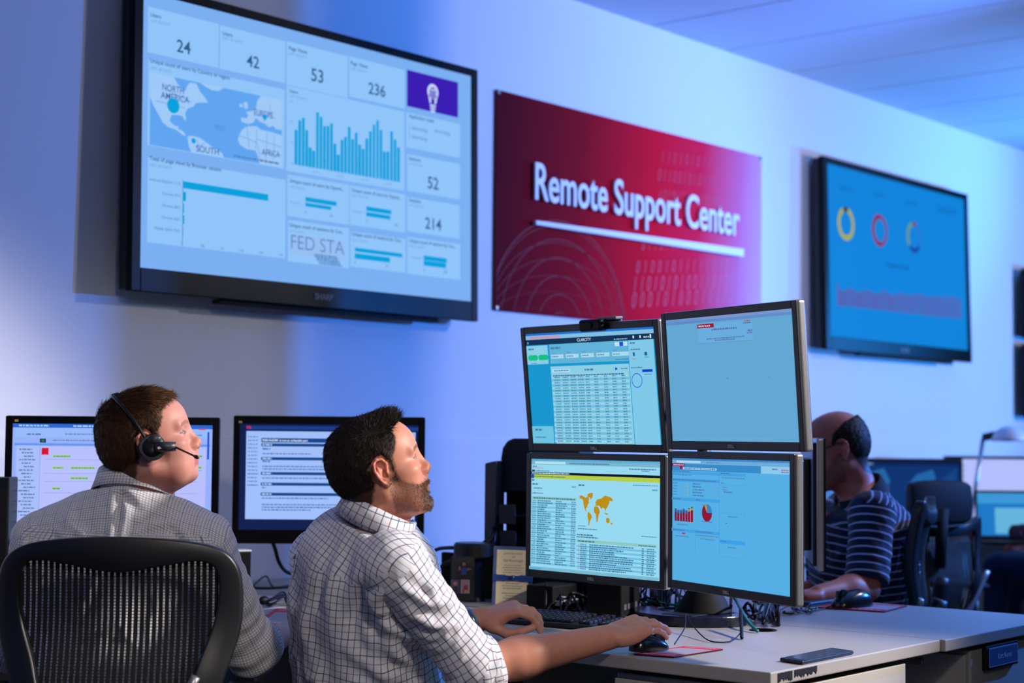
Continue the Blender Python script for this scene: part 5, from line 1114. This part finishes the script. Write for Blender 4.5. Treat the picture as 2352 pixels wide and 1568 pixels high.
        Pa = Pa+Na*((.0022*noise3(Pa, 7, 14, 3)+crease+1.2*fold_disp(Pa, Na, pf(Pa, opt.get('sfolds', {}).get(s_, []))))*(~tcap))[:, None]
        yk = np.repeat((Pa[Qa].mean(1)-sh) @ nrm(el-sh) < -.012, 4); qk = Pa[Qa].reshape(-1, 3)-J['neck']; uvk = np.stack([qk @ lat, qk @ nrm(fwd+1.2*up)*1.25], 1)
        if end > 1:
            u1 = seg_uv(Pa, Qa, sh, el, -lat*sg, .058); u2 = seg_uv(Pa, Qa, el, wr, -lat*sg, .058, np.linalg.norm(el-sh)); m = np.repeat(((Pa[Qa].mean(1)-el) @ (nrm(el-sh)+nrm(wr-el))) > 0, 4); uv = np.where(m[:, None], u2, u1)
        else: uv = seg_uv(Pa, Qa, sh, el, -lat*sg, .062)
        uv = np.where(yk[:, None], uvk, uv)
        slv = to_obj('sleeve', Pa, Qa, sm, tor, uv=uv)
        if opt.get('rolled', {}).get(s_):   # turned-up cuff band
            rr = opt['rolled'][s_]; t0 = tip-ax*.058; e1 = nrm(np.cross(ax, [0, 0, 1])); e2 = np.cross(ax, e1); vs = []; fs = []; n = 48; prof = [(.0, rr-.004), (.002, rr+.004), (.03, rr+.006), (.060, rr+.005), (.062, rr+.001), (.055, rr-.002)]
            for a_, q in prof:
                for k in range(n): th_ = 2*PI*k/n; wob = .0022*math.sin(3*th_+a_*60)+.0015*math.sin(5*th_); vs.append(t0+ax*(a_+.004*math.sin(th_*2))+(q+wob)*(math.cos(th_)*e1+math.sin(th_)*e2))
            for i in range(len(prof)-1):
                for k in range(n): fs.append((i*n+k, i*n+(k+1) % n, (i+1)*n+(k+1) % n, (i+1)*n+k))
            vs, fs = np.array(vs), np.array(fs); k_ = np.array([[ (f[0] % n), 0] for f in fs])
            uvc = np.array([[(( (v % n)+(n if (v % n) == 0 and (f[0] % n) == n-1 else 0))/n*2*PI*rr, prof[v//n][0]+.003)] for f in fs for v in f]).reshape(-1, 2)
            to_obj('cuff', vs, fs, sm, tor, uv=uvc)
    # collar: a band folded over itself
    co_ = opt.get('collar', {}); bh_ = co_.get('h', .038); tl = co_.get('tilt', 22); R0 = co_.get('r', r+.017); up2 = nrm(up*math.cos(math.radians(tl))+fwd*math.sin(math.radians(tl))*1.0); f2 = nrm(fwd-up2*(fwd @ up2)); l2 = np.cross(up2, f2)
    cen = J['neck']+up*co_.get('z', .006)+fwd*co_.get('x', .006); vs = []; uvv = []; n = 72; gap = co_.get('gap', .22); rows_ = []
    for i in range(n+1):
        ph = gap+(2*PI-2*gap)*i/n; fr = (1+math.cos(ph))/2; drop = co_.get('flap', .046)+co_.get('point', .030)*fr**5
        for (rr, zz) in ((R0+.001, -.022), (R0-.001, bh_*(.75-.35*fr)), (R0+.002, bh_*(1-.45*fr)), (R0+.007, bh_*(1-.45*fr)-.001), (R0+.009+.005*fr, bh_*(1-.45*fr)-drop*.5), (R0+.013+.010*fr, bh_*(1-.45*fr)-drop)):
            d_ = math.cos(ph)*f2*(1+.06)+math.sin(ph)*l2*(1.02); vs.append(cen+d_*rr+up2*zz); uvv.append((ph*R0, zz*1.+rr*.5))
    vs = np.array(vs); uvv = np.array(uvv); fs = np.array([(i*6+k, i*6+k+1, i*6+k+7, i*6+k+6) for i in range(n) for k in range(5)])
    c_o = to_obj('collar', vs, fs, opt.get('collar_mat', sm), tor, uv=uvv[fs].reshape(-1, 2)); d_ = c_o.modifiers.new('solid', 'SOLIDIFY'); d_.thickness = .0022; d_.offset = 0
    return body, TM
M_hair = vcol_mat('hair', .62, .22, 0, .2, 900)

# --- the bearded man in the checked shirt
HM = hframe(13, 19); hs = .97; Hc = at(887, 1093, 3.60)+HM[:, 1]*.078*hs
J = dict(neck=at(868, 1200, 3.70), chest=at(852, 1400, 3.80), pelvis=at(866, 1640, 3.86), fwd=V(.83, .56, 0), shR=at(912, 1300, 3.60), shL=at(745, 1292, 3.98),
         elR=at(1105, 1535, 3.66), wrR=at(1414, 1458, 3.79), elL=at(955, 1500, 3.98), wrL=at(1118, 1420, 4.05), w=.186, dp=.140)
wr = J['wrR']; hd = nrm(at(1486, 1430, 3.83)-wr)
hR = hand_prims(wr, hd, V(.05, -.35, 1), -1, [(.45, .42, .30), (.30, .40, .30), (.22, .42, .35), (.30, .40, .35)], .10, 1.02)
wr = J['wrL']; hL = hand_prims(wr, nrm(V(.86, -.05, .22)), V(-.10, -.25, 1), 1, [(.55, .60, .35), (.50, .65, .40), (.45, .6, .4), (.5, .6, .4)], .06, 1.02, thumb=[(.022, .030, -.016), (.050, .044, -.036), (.085, .044, -.040), (.112, .036, -.040)])
def thickB(q):
    x, y, z = q.T; return .006+.003*sstep(.02, .09, z)+.006*sstep(.02, .07, x)*sstep(.08, .115, z)+.004*sstep(-.04, -.09, x)*sstep(-.05, .02, z)-.005*sstep(-.02, -.07, z)
fl = lambda q: np.stack([-.25+1.25*sstep(.0, .04, q[:, 0])*0+np.where(q[:, 2] > .085, .9*sstep(-.06, .04, q[:, 0])-.3, -.25), q[:, 1]*2, -1.0+1.5*sstep(.07, .11, q[:, 2])], 1)
folds = [([(940, 1290), (870, 1385), (905, 1440), (985, 1500)], .012, .016), ([(885, 1440), (960, 1470), (1010, 1480)], .010, .013), ([(850, 1385), (925, 1520), (1000, 1540)], .009, .014),
         ([(790, 1250), (765, 1400), (780, 1560)], .007, .018), ([(850, 1300), (815, 1430), (850, 1560)], -.007, .016), ([(720, 1330), (705, 1450), (730, 1568)], .006, .016), ([(800, 1500), (880, 1560), (960, 1568)], .008, .016)]
sf = {'R': [([(930, 1360), (1000, 1400), (1060, 1380)], .007, .010), ([(945, 1420), (1010, 1450), (1070, 1430)], .008, .010), ([(985, 1480), (1030, 1470), (1085, 1400)], .007, .010), ([(1000, 1330), (1030, 1390)], .005, .010)]}
body, _ = person('seated bearded man in a white checked shirt with a hand on the mouse', J, Hc, HM, hs, (216, 146, 120), (34, 24, 20),
    dict(hands={'R': hR, 'L': hL}, shirt=M_tat, cuff={'R': 1.14, 'L': 1.30}, cuff_r=.056, rolled={'R': .056}, folds=folds, sfolds=sf, beard=.62, beardcol=(96, 62, 46), beardlen=lambda q: .0035+.005*sstep(.05, .09, q[:, 0]), nbeard=15000, iris=(80, 100, 130), chin=.93,
         thick=thickB, flow=fl, len=lambda q: .009+.010*sstep(.07, .11, q[:, 2])*sstep(-.02, .06, q[:, 0])+.002*sstep(.05, .1, q[:, 2]), lift=lambda q: .35+.8*sstep(.08, .11, q[:, 2])*sstep(.0, .06, q[:, 0]), nstr=22000,
         grey=(128, 104, 92), greymask=lambda q: sstep(.0, .035, q[:, 0])*sstep(.08, .03, q[:, 2])*.75, brow=(70, 44, 34), recede=-.004, collar=dict(tilt=24, h=.036, point=.045), collar_tilt=.15, trouser=M_dark, belly=.0))
wtc = at(1096, 1416, 4.20); 
b = MB(frame(J['wrL']-nrm(J['wrL']-J['elL'])*.03, *[tuple(q) for q in (nrm(np.cross(nrm(J['wrL']-J['elL']), [0, 0, 1])), np.cross(nrm(J['wrL']-J['elL']), nrm(np.cross(nrm(J['wrL']-J['elL']), [0, 0, 1]))), nrm(J['wrL']-J['elL']))]))
t = thing('wristwatch', 'metal watch on the left wrist of the bearded man', 'watch', tuple(J['wrL']))
b.lathe([(.034, -.008), (.037, -.007), (.037, .007), (.034, .008), (.034, -.008)], 32); b.build('strap', M_strap, t, smooth=True)

# --- the man with the headset
HM = hframe(10, 17); hsA = .95; HcA = at(344, 1041, 3.62)+HM[:, 1]*.078*hsA; HMA = HM
J = dict(neck=at(312, 1146, 3.72), chest=at(292, 1380, 3.76), pelvis=at(290, 1630, 3.72), fwd=V(.06, 1, 0), shR=at(470, 1262, 3.74), shL=at(112, 1266, 3.74),
         elR=at(592, 1500, 3.90), wrR=at(658, 1470, 4.08), elL=at(40, 1500, 3.9), wrL=at(110, 1440, 4.15), w=.205, dp=.13)
hR = hand_prims(J['wrR'], nrm(V(.22, .95, .05)), V(.25, -.1, 1), -1, [(.3, .4, .3), (.3, .45, .3), (.3, .45, .35), (.35, .5, .35)], .04, 1.)
hL = hand_prims(J['wrL'], nrm(V(.2, .95, -.05)), V(0, 0, 1), 1, [(.3, .4, .3)]*4, .04, 1.)
def thickA(q):
    x, y, z = q.T; return .008+.003*sstep(.05, .11, z)-.003*sstep(.04, .09, x)+.005*sstep(-.04, -.09, x)-.006*sstep(-.01, -.07, z)
flA = lambda q: np.stack([np.where(q[:, 2] > .07, .9, -.15+.3*sstep(0, .04, q[:, 0])), q[:, 1]*2, -1.0+.6*sstep(.06, .11, q[:, 2])], 1)
fA = [([(330, 1175), (275, 1150), (262, 1215)], -.006, .010), ([(262, 1180), (250, 1260), (228, 1300)], .006, .009), ([(290, 1180), (275, 1265), (262, 1300)], .006, .008),
      ([(430, 1200), (340, 1215), (290, 1250)], .003, .008), ([(400, 1215), (440, 1265), (460, 1300)], -.008, .009), ([(150, 1200), (190, 1250), (210, 1300)], .004, .012), ([(120, 1240), (150, 1300)], -.005, .010)]
bodyA, _ = person('man with short brown hair and grey checked shirt, seated in the left mesh chair', J, HcA, HM, hsA, (218, 152, 138), (58, 34, 20),
    dict(hands={'R': hR, 'L': hL}, shirt=M_chk, cuff={'R': 1.34, 'L': 1.7}, cuff_r=.050, rolled={'R': .050}, folds=fA, beard=0, iris=(70, 90, 110), jaw=1.04, chin=.88, low=.74,
         thick=thickA, flow=flA, len=lambda q: .010+.013*sstep(.07, .11, q[:, 2]), lift=lambda q: .30-.12*sstep(.02, .08, q[:, 0]), nstr=22000, grey=(134, 96, 66), greymask=lambda q: sstep(.02, .05, q[:, 0])*.6+.15, brow=(150, 96, 70), recede=.01, nose=.99, collar=dict(tilt=16, h=.040, flap=.05), collar_tilt=.25))
# headset
t = thing('headset', 'black single-ear headset with a thin microphone boom, worn by the man in grey', 'headset', tuple(HcA))
FH = frame(HcA, tuple(HMA[:, 0]), tuple(HMA[:, 1]), tuple(HMA[:, 2])) @ Matrix.Scale(hsA, 4)
b = MB(FH); arc = []
for i in range(33):
    a = PI*(i/32*.93)-.02; sx = -.018-.030*math.sin(a); arc.append((sx+.020*(math.cos(a)**2 if math.cos(a) > 0 else .6), -.095*math.cos(a)*(1 if math.cos(a) > 0 else .99), .012+.127*max(0, math.sin(a))**.9))
b.tube(arc, .0042, 10); b.build('headband', M_black, t, smooth=True)
ec = (.010, -.094, -.004)
G = FH @ Matrix.Translation(ec) @ Matrix.Rotation(PI/2, 4, 'X')
b = MB(G); b.lathe([(0, -.012), (.026, -.012), (.031, -.006), (.031, .002), (.027, .010), (.018, .014), (0, .015)], 32); b.build('ear_cup', M_black, t, smooth=True)
b = MB(G); b.lathe([(.024, .012), (.0285, .009), (.0285, .004), (.024, .002)], 32); b.build('cup_rim', M_grey, t, smooth=True)
b = MB(G); b.ball((.010, .016, .010), (.016, .012, .010)); b.build('pivot', mat('headset_grey', (52, 56, 64), .4), t, smooth=True)
b = MB(G); b.tube([(.008, -.002, .016), (.030, -.007, .018), (.052, -.013, .017)], [.0115, .0120, .0105], 16); b.build('boom_housing', mat('headset_grey', (52, 56, 64), .4), t, smooth=True)
b = MB(G); b.box(.012, .026, -.008, -.003, .0275, .0285); b.build('maker_mark', M_white, t)
tip_ = FH.inverted() @ Vector(at(458, 1063, 3.53)); mid_ = G @ Vector((.048, -.012, .016)); mid_ = FH.inverted() @ mid_
b = MB(FH); b.tube([mid_, (mid_+tip_)/2+Vector((0, -.004, 0)), tip_], [.0026, .0022, .0020], 8); b.build('microphone_boom', M_black, t, smooth=True)
b = MB(FH); d_ = (tip_-mid_).normalized(); b.tube([tip_-d_*.012, tip_-d_*.004, tip_+d_*.004], [.0035, .0048, .003], 12); b.build('microphone', M_black, t, smooth=True)

# --- the man in the striped polo shirt
HM = hframe(178, -13); hsC = 1.02; HcC = at(1940, 1022, 5.38)-HM[:, 1]*.078*hsC
J = dict(neck=at(1985, 1120, 5.48), chest=at(1990, 1270, 5.52), pelvis=at(1990, 1440, 5.55), fwd=V(-.93, -.2, 0), shR=at(1960, 1150, 5.72), shL=at(2010, 1165, 5.26),
         elL=at(2000, 1335, 5.18), wrL=at(1890, 1352, 5.05), elR=at(1930, 1330, 5.75), wrR=at(1840, 1350, 5.5), w=.20, dp=.145)
hL = hand_prims(J['wrL'], nrm(V(-.9, -.3, -.05)), V(0, 0, 1), 1, [(.3, .4, .3)]*4, .04, 1.); hR = hand_prims(J['wrR'], nrm(V(-.9, -.3, -.05)), V(0, 0, 1), -1, [(.3, .4, .3)]*4, .04, 1.)
def hmC(q):
    x, y, z = q.T; xf = np.interp(z, [-.10, -.075, -.045, -.01, .0, .03, .06, .09, .105], [-.085, -.055, -.04, -.028, .0, .030, .018, -.03, -.10]); return sstep(-.004, .006, np.minimum(xf-x, (np.sqrt(((x+.001)/.024)**2+((z-.002)/.037)**2)-1)*.02))
bodyC, _ = person('seated balding man in a navy polo shirt with white stripes, head bent to the left', J, HcC, HM, hsC, (176, 104, 84), (36, 30, 24),
    dict(hands={'R': hR, 'L': hL}, shirt=M_polo, cuff={'R': .92, 'L': .92}, h=.0045, beard=.5, beardcol=(70, 50, 44), hairmask=hmC, thick=lambda q: .006+0*q[:, 0], flow=lambda q: np.stack([-.3+0*q[:, 0], 0*q[:, 0], -1+0*q[:, 0]], 1), len=lambda q: .006+0*q[:, 0], nstr=7000, wid=.0009,
         collar_mat=M_polod, collar=dict(tilt=26, h=.026, flap=.05, point=.03), loose=.02))
bpy.context.view_layer.update(); shC = [o for o in C.objects if o.parent == bodyC and o.name.startswith('shirt')][0]
for k, (px, py) in enumerate(((1906, 1174), (1902, 1181), (1909, 1167))):
    rr_ = ray(px, py); ok_, hp_, nn_, _i = shC.ray_cast(Vector(CAM), Vector(rr_).normalized())
    if ok_:
        if k == 0: b = MB()
        b.ball(tuple(hp_+nn_*.001), (.008, .003, .005))
b.build('chest_emblem', M_red, shC, smooth=True)
t = thing('eyeglasses', 'thin dark eyeglasses worn by the man in the striped polo', 'glasses', tuple(HcC)); FG = frame(HcC, tuple(HM[:, 0]), tuple(HM[:, 1]), tuple(HM[:, 2])) @ Matrix.Scale(hsC, 4)
b = MB(FG)
for s_ in (1, -1):
    b = MB(FG); b.tube([(-.004, s_*.082, .024), (.01, s_*.081, .028), (.05, s_*.076, .020), (.102, s_*.062, .016)], .0022, 8); b.build('temple', M_black, t, smooth=True)
    b = MB(FG); b.tube([(.106, s_*(.034)+.026*math.cos(a), .008+.016*math.sin(a)) for a in np.linspace(0, 2*PI, 24)], .0013, 6); b.build('lens_rim', M_black, t, smooth=True)
b = MB(FG); b.tube([(.107, -.009, .012), (.110, 0, .014), (.107, .009, .012)], .0013, 6); b.build('bridge', M_black, t, smooth=True)
# --- the person at the right edge
HM = hframe(120, -8); HcD = at(2500, 1010, 8.0)
J = dict(neck=at(2505, 1062, 8.0), chest=at(2510, 1160, 8.0), pelvis=at(2520, 1280, 8.0), fwd=V(-.75, .6, 0), shR=at(2530, 1095, 8.25), shL=at(2455, 1095, 7.8),
         elL=at(2400, 1212, 7.85), wrL=at(2308, 1198, 8.02), elR=at(2500, 1225, 8.45), wrR=at(2380, 1226, 8.5))
hL = hand_prims(J['wrL'], nrm(V(-.9, .2, .05)), V(0, 0, 1), 1, [(.4, .5, .4)]*4, .04, 1.); hR = hand_prims(J['wrR'], nrm(V(-.9, .2, 0)), V(0, 0, 1), -1, [(.4, .5, .4)]*4, .04, 1.)
hmD = lambda q: sstep(-.004, .006, hair_line(q[:, 0], q[:, 2]))
person('person at the right edge with a dark sleeve, hand resting by the laptop', J, HcD, HM, 1.0, (214, 118, 98), (40, 30, 26),
    dict(hands={'R': hR, 'L': hL}, shirt=cloth('dark_wine_cloth', (52, 26, 40), []), cuff={'R': 1.75, 'L': 1.72}, cuff_r=.042, h=.006, thick=lambda q: .008+0*q[:, 0], flow=lambda q: np.stack([-.3+0*q[:, 0], 0*q[:, 0], -1+0*q[:, 0]], 1), len=lambda q: .008+0*q[:, 0], nstr=1500, trouser=M_jean))

# ------------------------------------------------------------------ office chairs
def wheel_base(t, c, zt):
    b = MB(Matrix.Translation((c[0], c[1], 0)))
    b.lathe([(0, .10), (.035, .10), (.035, .14), (.028, .15), (.028, zt-.08), (.04, zt-.06), (.04, zt-.01), (0, zt-.01)], 20); b.build('gas_column', M_black, t)
    for k in range(5):
        a = 2*PI*k/5+.3; b = MB(Matrix.Translation((c[0], c[1], 0)) @ Matrix.Rotation(a, 4, 'Z')); b.tube([(.03, 0, .12), (.18, 0, .095), (.30, 0, .075)], [.022, .018, .014], 10); lg = b.build('base_arm', M_black, t, smooth=True)
        b = MB(Matrix.Translation((c[0], c[1], 0)) @ Matrix.Rotation(a, 4, 'Z') @ Matrix.Translation((.30, 0, .028)) @ Matrix.Rotation(PI/2, 4, 'X')); b.lathe([(0, -.02), (.024, -.02), (.028, -.012), (.028, .012), (.024, .02), (0, .02)], 18); b.build('caster', M_rub, lg)
def bez(pts, n=10): return spline(pts, n)
def mesh_chair(label, F, W, outline, inner, seat=(.50, .46, .45), arms=True, headrest=False, rake=0.16, group=None):
    # F: origin on the floor below the seat centre, x right, y forward, z up; the back stands at -y
    t = thing('office_chair', label, 'office chair', F.translation)
    yb = lambda x, z: -.235-(z-.5)*rake+.55*(x*x)-.05*math.exp(-((z-.66)/.12)**2)   # curved back surface
    def ringmesh(o, i, d0, d1):
        o = bez([o[-1]]+o+o[:2], 8)[8:-9]; i = bez([i[-1]]+i+i[:2], 8)[8:-9]; n = min(len(o), len(i)); o = [o[int(k*len(o)/n)] for k in range(n)]; i = [i[int(k*len(i)/n)] for k in range(n)]; b = MB(F); vs = []
        for (x, z) in o: vs += [(x, yb(x, z)-d0, z), (x, yb(x, z)+d1, z)]
        for (x, z) in i: vs += [(x, yb(x, z)-d0*1.3, z), (x, yb(x, z)+d1, z)]
        fs = []
        for k in range(n): a, c_ = 2*k, 2*((k+1) % n); A_, C_ = a+2*n, c_+2*n; fs += [(a, c_, c_+1, a+1), (A_, A_+1, C_+1, C_), (a, A_, C_, c_), (a+1, c_+1, C_+1, A_+1)]
        b.add(vs, fs); return b, i
    b, ii = ringmesh(outline, inner, .016, .016); b.build('back_frame', M_chair, t, smooth=True, bevel=.005, seg=2)
    zs = [q[1] for q in ii]; z0, z1 = min(zs), max(zs); b = MB(F); m = MB(F)
    def span(fix, ax):
        hits = []
        for k in range(len(ii)):
            p, q = ii[k], ii[(k+1) % len(ii)]; a, c_ = p[ax], q[ax]
            if (a-fix)*(c_-fix) < 0: u = (fix-a)/(c_-a); hits.append(p[1-ax]+u*(q[1-ax]-p[1-ax]))
        return (min(hits), max(hits)) if len(hits) > 1 else None
    xs = [q[0] for q in ii]; x = min(xs)+.004
    while x < max(xs):
        s_ = span(x, 0)
        if s_:
            n = 14; pts = [(x, s_[0]+(s_[1]-s_[0])*k/n) for k in range(n+1)]; vs = []
            for (xx, zz) in pts: y = yb(xx, zz); vs += [(xx-.0043, y, zz), (xx+.0043, y, zz)]
            b.add(vs, [(2*k, 2*k+1, 2*k+3, 2*k+2) for k in range(n)])
        x += .0125
    z = z0+.003
    while z < z1:
        s_ = span(z, 1)
        if s_ and s_[1]-s_[0] > .02:
            n = 16; vs = []
            for k in range(n+1): xx = s_[0]+(s_[1]-s_[0])*k/n; y = yb(xx, z)+.0005; vs += [(xx, y, z-.0007), (xx, y, z+.0007)]
            b.add(vs, [(2*k, 2*k+1, 2*k+3, 2*k+2) for k in range(n)])
        z += .0066
    b.build('back_mesh', mat('mesh_weave', (10, 10, 13), .7), t, solid=.0008)
    # seat
    b = MB(F); o = [(W*.5*math.copysign(abs(math.cos(a))**.55, math.cos(a)), .02+.235*math.copysign(abs(math.sin(a))**.6, math.sin(a))) for a in np.linspace(0, 2*PI, 40, endpoint=False)]; b.slab(o, .425, .462); b.build('seat', mat('seat_weave', (18, 18, 22), .7), t, bevel=.014, seg=3)
    b = MB(F); b.box(-.10, .10, -.12, .10, .36, .425); b.build('tilt_mechanism', M_black, t, bevel=.01)
    b = MB(F); b.tube(bez([(0, -.10, .39), (0, -.26, .40), (0, yb(0, .55)-.055, .52), (0, yb(0, .72)-.045, .70)], 6), [.026]*19, 12); b.build('back_support', M_chair, t, smooth=True)
    for s_ in (-1, 1):
        b = MB(F); b.tube(bez([(s_*.05, -.22, .42), (s_*W*.30, yb(.15, .55)-.035, .56), (s_*W*.46, yb(W*.44, .70)-.022, .72)], 6), .010, 10); b.build('back_strut', M_silver, t, smooth=True)
        if arms:
            b = MB(F); b.tube([(s_*(W*.5+.0), -.10, .42), (s_*(W*.5+.035), -.12, .50), (s_*(W*.5+.035), -.10, .63)], .016, 12); b.build('arm_post', M_black, t, smooth=True)
            b = MB(F); b.box(s_*(W*.5+.035)-.04, s_*(W*.5+.035)+.04, -.16, .10, .63, .655); b.build('arm_pad', M_rub, t, bevel=.012, seg=3)
    if headrest:
        b = MB(F); hz = headrest; b.tube([(0, yb(0, hz-.2)-.03, hz-.25), (0, yb(0, hz)-.05, hz-.02)], .022, 12); b.build('headrest_post', M_matte, t, smooth=True)
        b = MB(F); y0 = yb(0, hz)-.01; n = 16; vs = [(math.sin(a)*.15, y0-.02+.05*(1-math.cos(a)), 0) for a in np.linspace(-1, 1, n)]; 
        pts = [v for v in vs]; b2 = MB(F); prof = [(-.028, -.075), (-.036, 0), (-.028, .075), (0, .088), (.022, .075), (.028, 0), (.022, -.075), (0, -.088)]; vv = []
        for (x, y, _) in pts:
            for (dy, dz) in prof: vv.append((x, y+dy, hz+dz*(1-.25*(x/.14)**4)))
        K = 8; b2.add(vv, [(i*K+k, i*K+(k+1) % K, (i+1)*K+(k+1) % K, (i+1)*K+k) for i in range(n-1) for k in range(K)]+[tuple(range(K)), tuple(range((n-1)*K, n*K))]); b2.build('headrest', M_matte, t, smooth=True, bevel=.006)
    wheel_base(t, (F.translation.x, F.translation.y), .40); return t
# outline of the near chair, measured in the photograph at the depth of its back
FcA = Matrix.Translation(Vector(tuple(at(272, 1400, 3.75)*[1, 1, 0]))) @ Matrix.Rotation(-PSI+.04, 4, 'Z')
Fi = FcA.inverted()
def loc(px, py, d=3.42): p = Fi @ Vector(at(px, py, d)); return (p.x, p.z)
outA = [loc(*q) for q in ((270, 1252), (400, 1258), (490, 1275), (535, 1310), (551, 1370), (548, 1470), (520, 1568), (480, 1680), (400, 1760), (270, 1775), (140, 1760), (60, 1680), (20, 1568), (-8, 1470), (-11, 1370), (5, 1310), (50, 1275), (140, 1258))]
inA = [loc(*q) for q in ((270, 1335), (380, 1318), (450, 1308), (488, 1322), (500, 1370), (490, 1450), (460, 1540), (430, 1640), (370, 1715), (270, 1730), (170, 1715), (110, 1640), (80, 1540), (50, 1450), (40, 1370), (52, 1322), (90, 1308), (160, 1318))]
mesh_chair('black mesh office chair in the left foreground, behind the man with the headset', FcA, .50, outA, inA, rake=.10)
FcC = Matrix.Translation(Vector(tuple(at(1912, 1400, 5.60)*[1, 1, 0]))) @ Matrix.Rotation(-PSI+math.radians(72), 4, 'Z')
oC = [(0, .99), (.16, 1.0), (.235, 1.03), (.245, .92), (.22, .75), (.18, .60), (0, .57), (-.18, .60), (-.22, .75), (-.245, .92), (-.235, 1.03), (-.16, 1.0)]
iC = [(0, .95), (.14, .955), (.20, .97), (.21, .91), (.19, .76), (.15, .64), (0, .61), (-.15, .64), (-.19, .76), (-.21, .91), (-.20, .97), (-.14, .955)]
mesh_chair('black mesh office chair in which the man in the striped polo sits', FcC, .48, oC, iC, rake=.22)
FcE = Matrix.Translation(Vector(tuple(at(2085, 1400, 6.75)*[1, 1, 0]))) @ Matrix.Rotation(-PSI+math.radians(12), 4, 'Z')
oE = [(x*.8, z-.10) for x, z in oC]; iE = [(x*.8, z-.10) for x, z in iC]
mesh_chair('empty dark office chair with a wide padded headrest, in front of the far map monitor', FcE, .46, oE, iE, headrest=.985, rake=.16)
def plain_chair(label, c, yaw):
    F = Matrix.Translation((c[0], c[1], 0)) @ Matrix.Rotation(yaw-PSI, 4, 'Z'); t = thing('office_chair', label, 'office chair', F.translation)
    b = MB(F); o = [(.24*math.copysign(abs(math.cos(a))**.55, math.cos(a)), .235*math.copysign(abs(math.sin(a))**.6, math.sin(a))) for a in np.linspace(0, 2*PI, 36, endpoint=False)]; b.slab(o, .42, .46); b.build('seat', M_matte, t, bevel=.014, seg=3)
    b = MB(F); b.prism([(-.2, .49), (.2, .49), (.21, .58), (.18, .61), (-.18, .61), (-.21, .58)], -.27, -.235); b.build('backrest', M_matte, t, bevel=.012, seg=3)
    b = MB(F); b.tube([(0, -.10, .40), (0, -.285, .42), (0, -.285, .56)], .018); b.build('back_support', M_black, t, smooth=True); wheel_base(t, c, .42); return t
c_ = at(850, 1640, 3.86); plain_chair('low black office chair under the bearded man, hidden below his shirt', c_, -math.radians(34))
c_ = at(2520, 1280, 8.0); plain_chair('dark office chair under the person at the right edge', c_, math.radians(50))
